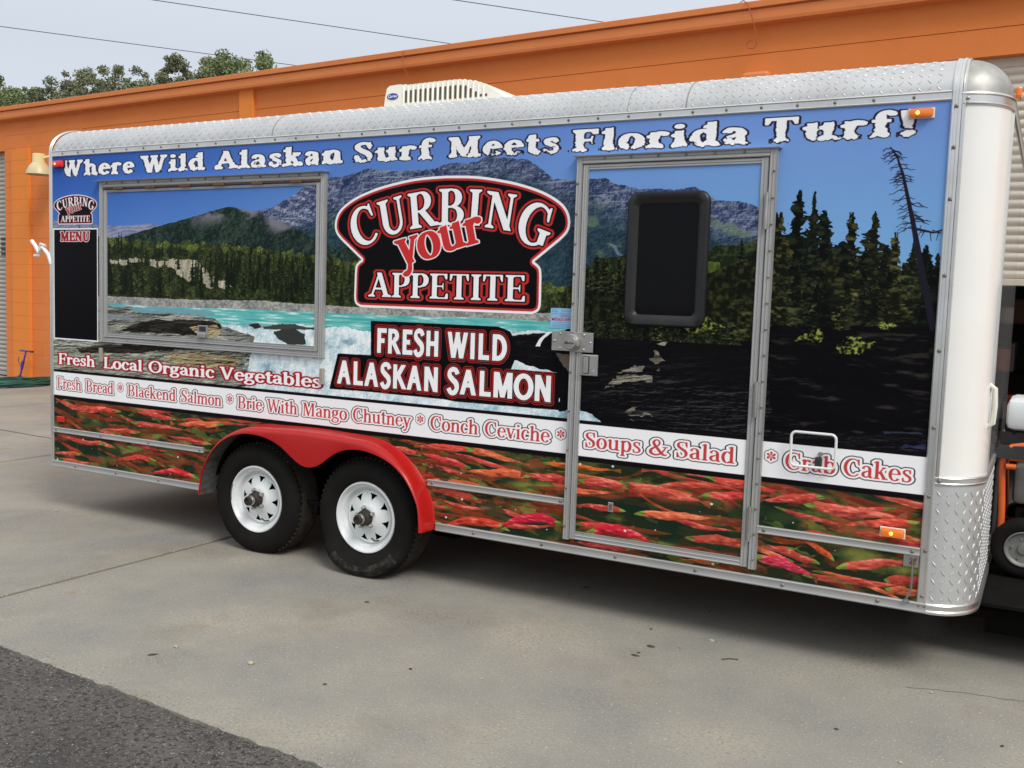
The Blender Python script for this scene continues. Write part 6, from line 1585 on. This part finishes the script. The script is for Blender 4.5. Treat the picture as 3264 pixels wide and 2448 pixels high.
# ================================================================ generator riding on the tongue deck
ge = empty('generator', (6.45, 1.25, .30)); tag(ge, 'orange tube framed generator with white tank on the trailer tongue deck', 'generator')
def gframe(y):
    return MB().tube([(6.088, y, .52), (6.083, y, .66), (6.074, y, .80), (6.070, y, .89), (6.082, y, .935), (6.112, y, .962), (6.16, y, .972), (6.30, y, .972), (6.80, y, .972), (6.86, y, .95), (6.885, y, .88), (6.88, y, .55), (6.84, y, .50), (6.12, y, .50), (6.088, y, .52)], .017, 10).build('tube_frame', ORTUBE, ge, 50)
gframe(1.0); gframe(1.5)
MB().tube([(6.105, .99, .905), (6.30, .985, .915), (6.83, .99, .905)], .013, 8).build('top_rail', ORTUBE, ge, 50)
MB().tube([(6.085, 1.25, .955), (6.16, 1.25, .985), (6.83, 1.25, .985)], .015, 8).build('top_rail', ORTUBE, ge, 50)
MB().tube([(6.09, .975, .865), (6.135, .975, .865)], .015, 8).build('frame_lug', ORTUBE, ge, 50)
for y, z, x in ((.965, .955, 6.040), (1.16, 1.005, 6.045), (1.36, 1.02, 6.06)):
    MB().ext([(x, z-.05), (x, z), (x+.015, z+.016), (x+.055, z+.016), (x+.066, z+.002), (x+.080, z+.016), (x+.22, z+.016), (x+.22, z-.05)], y, y+.02, 'y').build('corner_guard', BLACKP, ge)
MB().box(6.044, 6.066, .99, 1.50, .50, .955, .008).build('side_guard', BLACKP, ge)
MB().cyl((6.118, .980, .930), .010, -.010, .02, 'y', 12).build('frame_bolt', STEEL, ge, 30)
MB().box(6.125, 6.80, 1.06, 1.46, .66, .86, .03).build('engine_housing', GREYM, ge, 40)
MB().box(6.14, 6.78, 1.08, 1.44, .50, .65, .02).build('alternator', BLACKM, ge, 40)
MB().box(6.19, 6.25, 1.065, 1.078, .57, .64).build('data_plate', GREYM, ge)
for yy_ in (.985, 1.52):
    xx_ = 6.198
    w = MB().lathe([(.075, -.02), (.100, -.034), (.130, -.036), (.146, -.025), (.153, -.004), (.153, .03), (.14, .045), (.10, .045), (.075, .03)], (xx_, yy_, .455), 'y', 40).build('wheel', RUBBER, ge, 40)
    MB().lathe([(.086, -.033), (.090, -.038), (.085, -.040), (.078, -.028), (.072, -.024), (.030, -.022), (.026, -.032), (.0005, -.033)], (xx_, yy_, .455), 'y', 36).build('rim', GREYM, w, 30)
    m = MB()
    for k in range(5):
        a = math.radians(72*k+30); m.cyl((xx_+.052*math.cos(a), yy_-.024, .455+.052*math.sin(a)), .006, -.006, .002, 'y', 8)
    m.build('rim_bolts', STEEL, w, 30)
MB().box(6.7, 6.74, 1.02, 1.08, .301, .50).box(6.7, 6.74, 1.44, 1.50, .301, .50).build('stand_foot', BLACKM, ge)
MB().box(6.070, 6.62, 1.10, 1.55, 1.035, 1.195, .035).build('fuel_tank', TANKW, ge, 40)

# ================================================================ litter on the concrete
def flake(x, y, w, h, a, mt, name, lab, cat, grp, z=0):
    r_ = random.Random(int(x*1000)); n = 9; ring = []
    for i in range(n):
        t = 2*math.pi*i/n; q = r_.uniform(.75, 1.1); u, v = w/2*math.cos(t)*q, h/2*math.sin(t)*q
        ring.append((x+u*math.cos(a)-v*math.sin(a), y+u*math.sin(a)+v*math.cos(a), .0012+.003*r_.random()))
    top_ = [(p[0]*.6+x*.4, p[1]*.6+y*.4, .0045+.002*r_.random()) for p in ring]
    m = MB().add(ring+top_+[(x, y, .006)], [(i, (i+1) % n, n+(i+1) % n, n+i) for i in range(n)]+[(n+i, n+(i+1) % n, 2*n) for i in range(n)])
    o = m.build(name, mt); tag(o, lab, cat, grp); return o
for (x, y, w, h, a, lab) in [
    (3.171, -.454, .03, .018, .4, 'small dark leaf scrap on the concrete just in front of the flat front wheel'),
    (3.701, -1.436, .02, .014, 1, 'dark leaf scrap lowest on the concrete right of the asphalt corner'),
    (4.027, .468, .05, .022, .3, 'dark leaf scrap in the shade under the trailer right of the wheels'),
    (4.68, -.23, .045, .03, 0, 'darkest blocky leaf scrap on the sunlit concrete below the side door'),
    (4.661, -.386, .045, .02, .1, 'flat brown leaf scrap nearest the camera in the trio below the side door'),
    (4.664, -.346, .02, .012, .5, 'tiny leaf crumb in the middle of the trio below the side door'),
    (5.62, -.69, .02, .014, .3, 'round dark leaf bit near the bottom edge right of the middle'),
    (6.19, -.495, .022, .014, .8, 'dark leaf bit at the bottom right corner of the concrete'),
    (4.592, .005, .018, .012, 0, 'leaf crumb at the edge of the trailer shade above the trio'),
    (4.753, .453, .016, .012, .4, 'faint leaf crumb deep in the shade below the side door'),
    (3.9, -1.1, .02, .012, .2, 'leaf crumb on the open concrete in the middle of the foreground')]:
    flake(x, y, w, h, a, DRYL, 'dead_leaf', lab, 'leaf', 'dark leaf scraps on the concrete')
flake(2.858, -1.593, .050, .014, .9, DRYL, 'twig', 'short dark red twig on the concrete near the asphalt edge', 'twig', None)
def stone(x, y, s_, lab, grp='pale pebbles on the concrete'):
    m = bmesh.new(); bmesh.ops.create_icosphere(m, subdivisions=1, radius=s_); r_ = random.Random(int(x*777))
    for v in m.verts: v.co *= r_.uniform(.7, 1.15); v.co.z *= .55; v.co += Vector((x, y, s_*.35))
    mb = MB(); mb.bm(m); o = mb.build('pebble', PEB); tag(o, lab, 'stone', grp)
stone(2.870, -1.471, .013, 'pale pebble beside the dark twig near the asphalt edge'); stone(3.289, -1.435, .017, 'squarish pale stone to the right of the dark twig near the asphalt'); stone(4.904, .011, .014, 'round pale pebble on the concrete below the side door'); stone(.076, -.04, .014, 'tiny white pebble on the concrete below the rear of the trailer'); stone(5.876, -.856, .010, 'small pebble at the bottom edge below the nose'); stone(5.903, -.084, .009, 'small pebble beside the thin crack below the nose')
m = MB().tube([(5.02, -.21, .004), (5.05, -.185, .006), (5.085, -.17, .004)], .0022, 5); o = m.build('stick', DRYL); tag(o, 'thin curved dark stick on the concrete below the side door', 'stick')
rr = random.Random(5)
pts = []; x, y = 5.80, -.075
while x < 6.6: pts.append((x, y)); x += .02; y += .0046+rr.uniform(-.006, .006)
m = MB(); rows = [[(x, y-.0018, .0008), (x, y+.0018+rr.uniform(0, .001), .0008)] for x, y in pts]; m.grid(rows); o = m.build('crack', JOINT, apron)
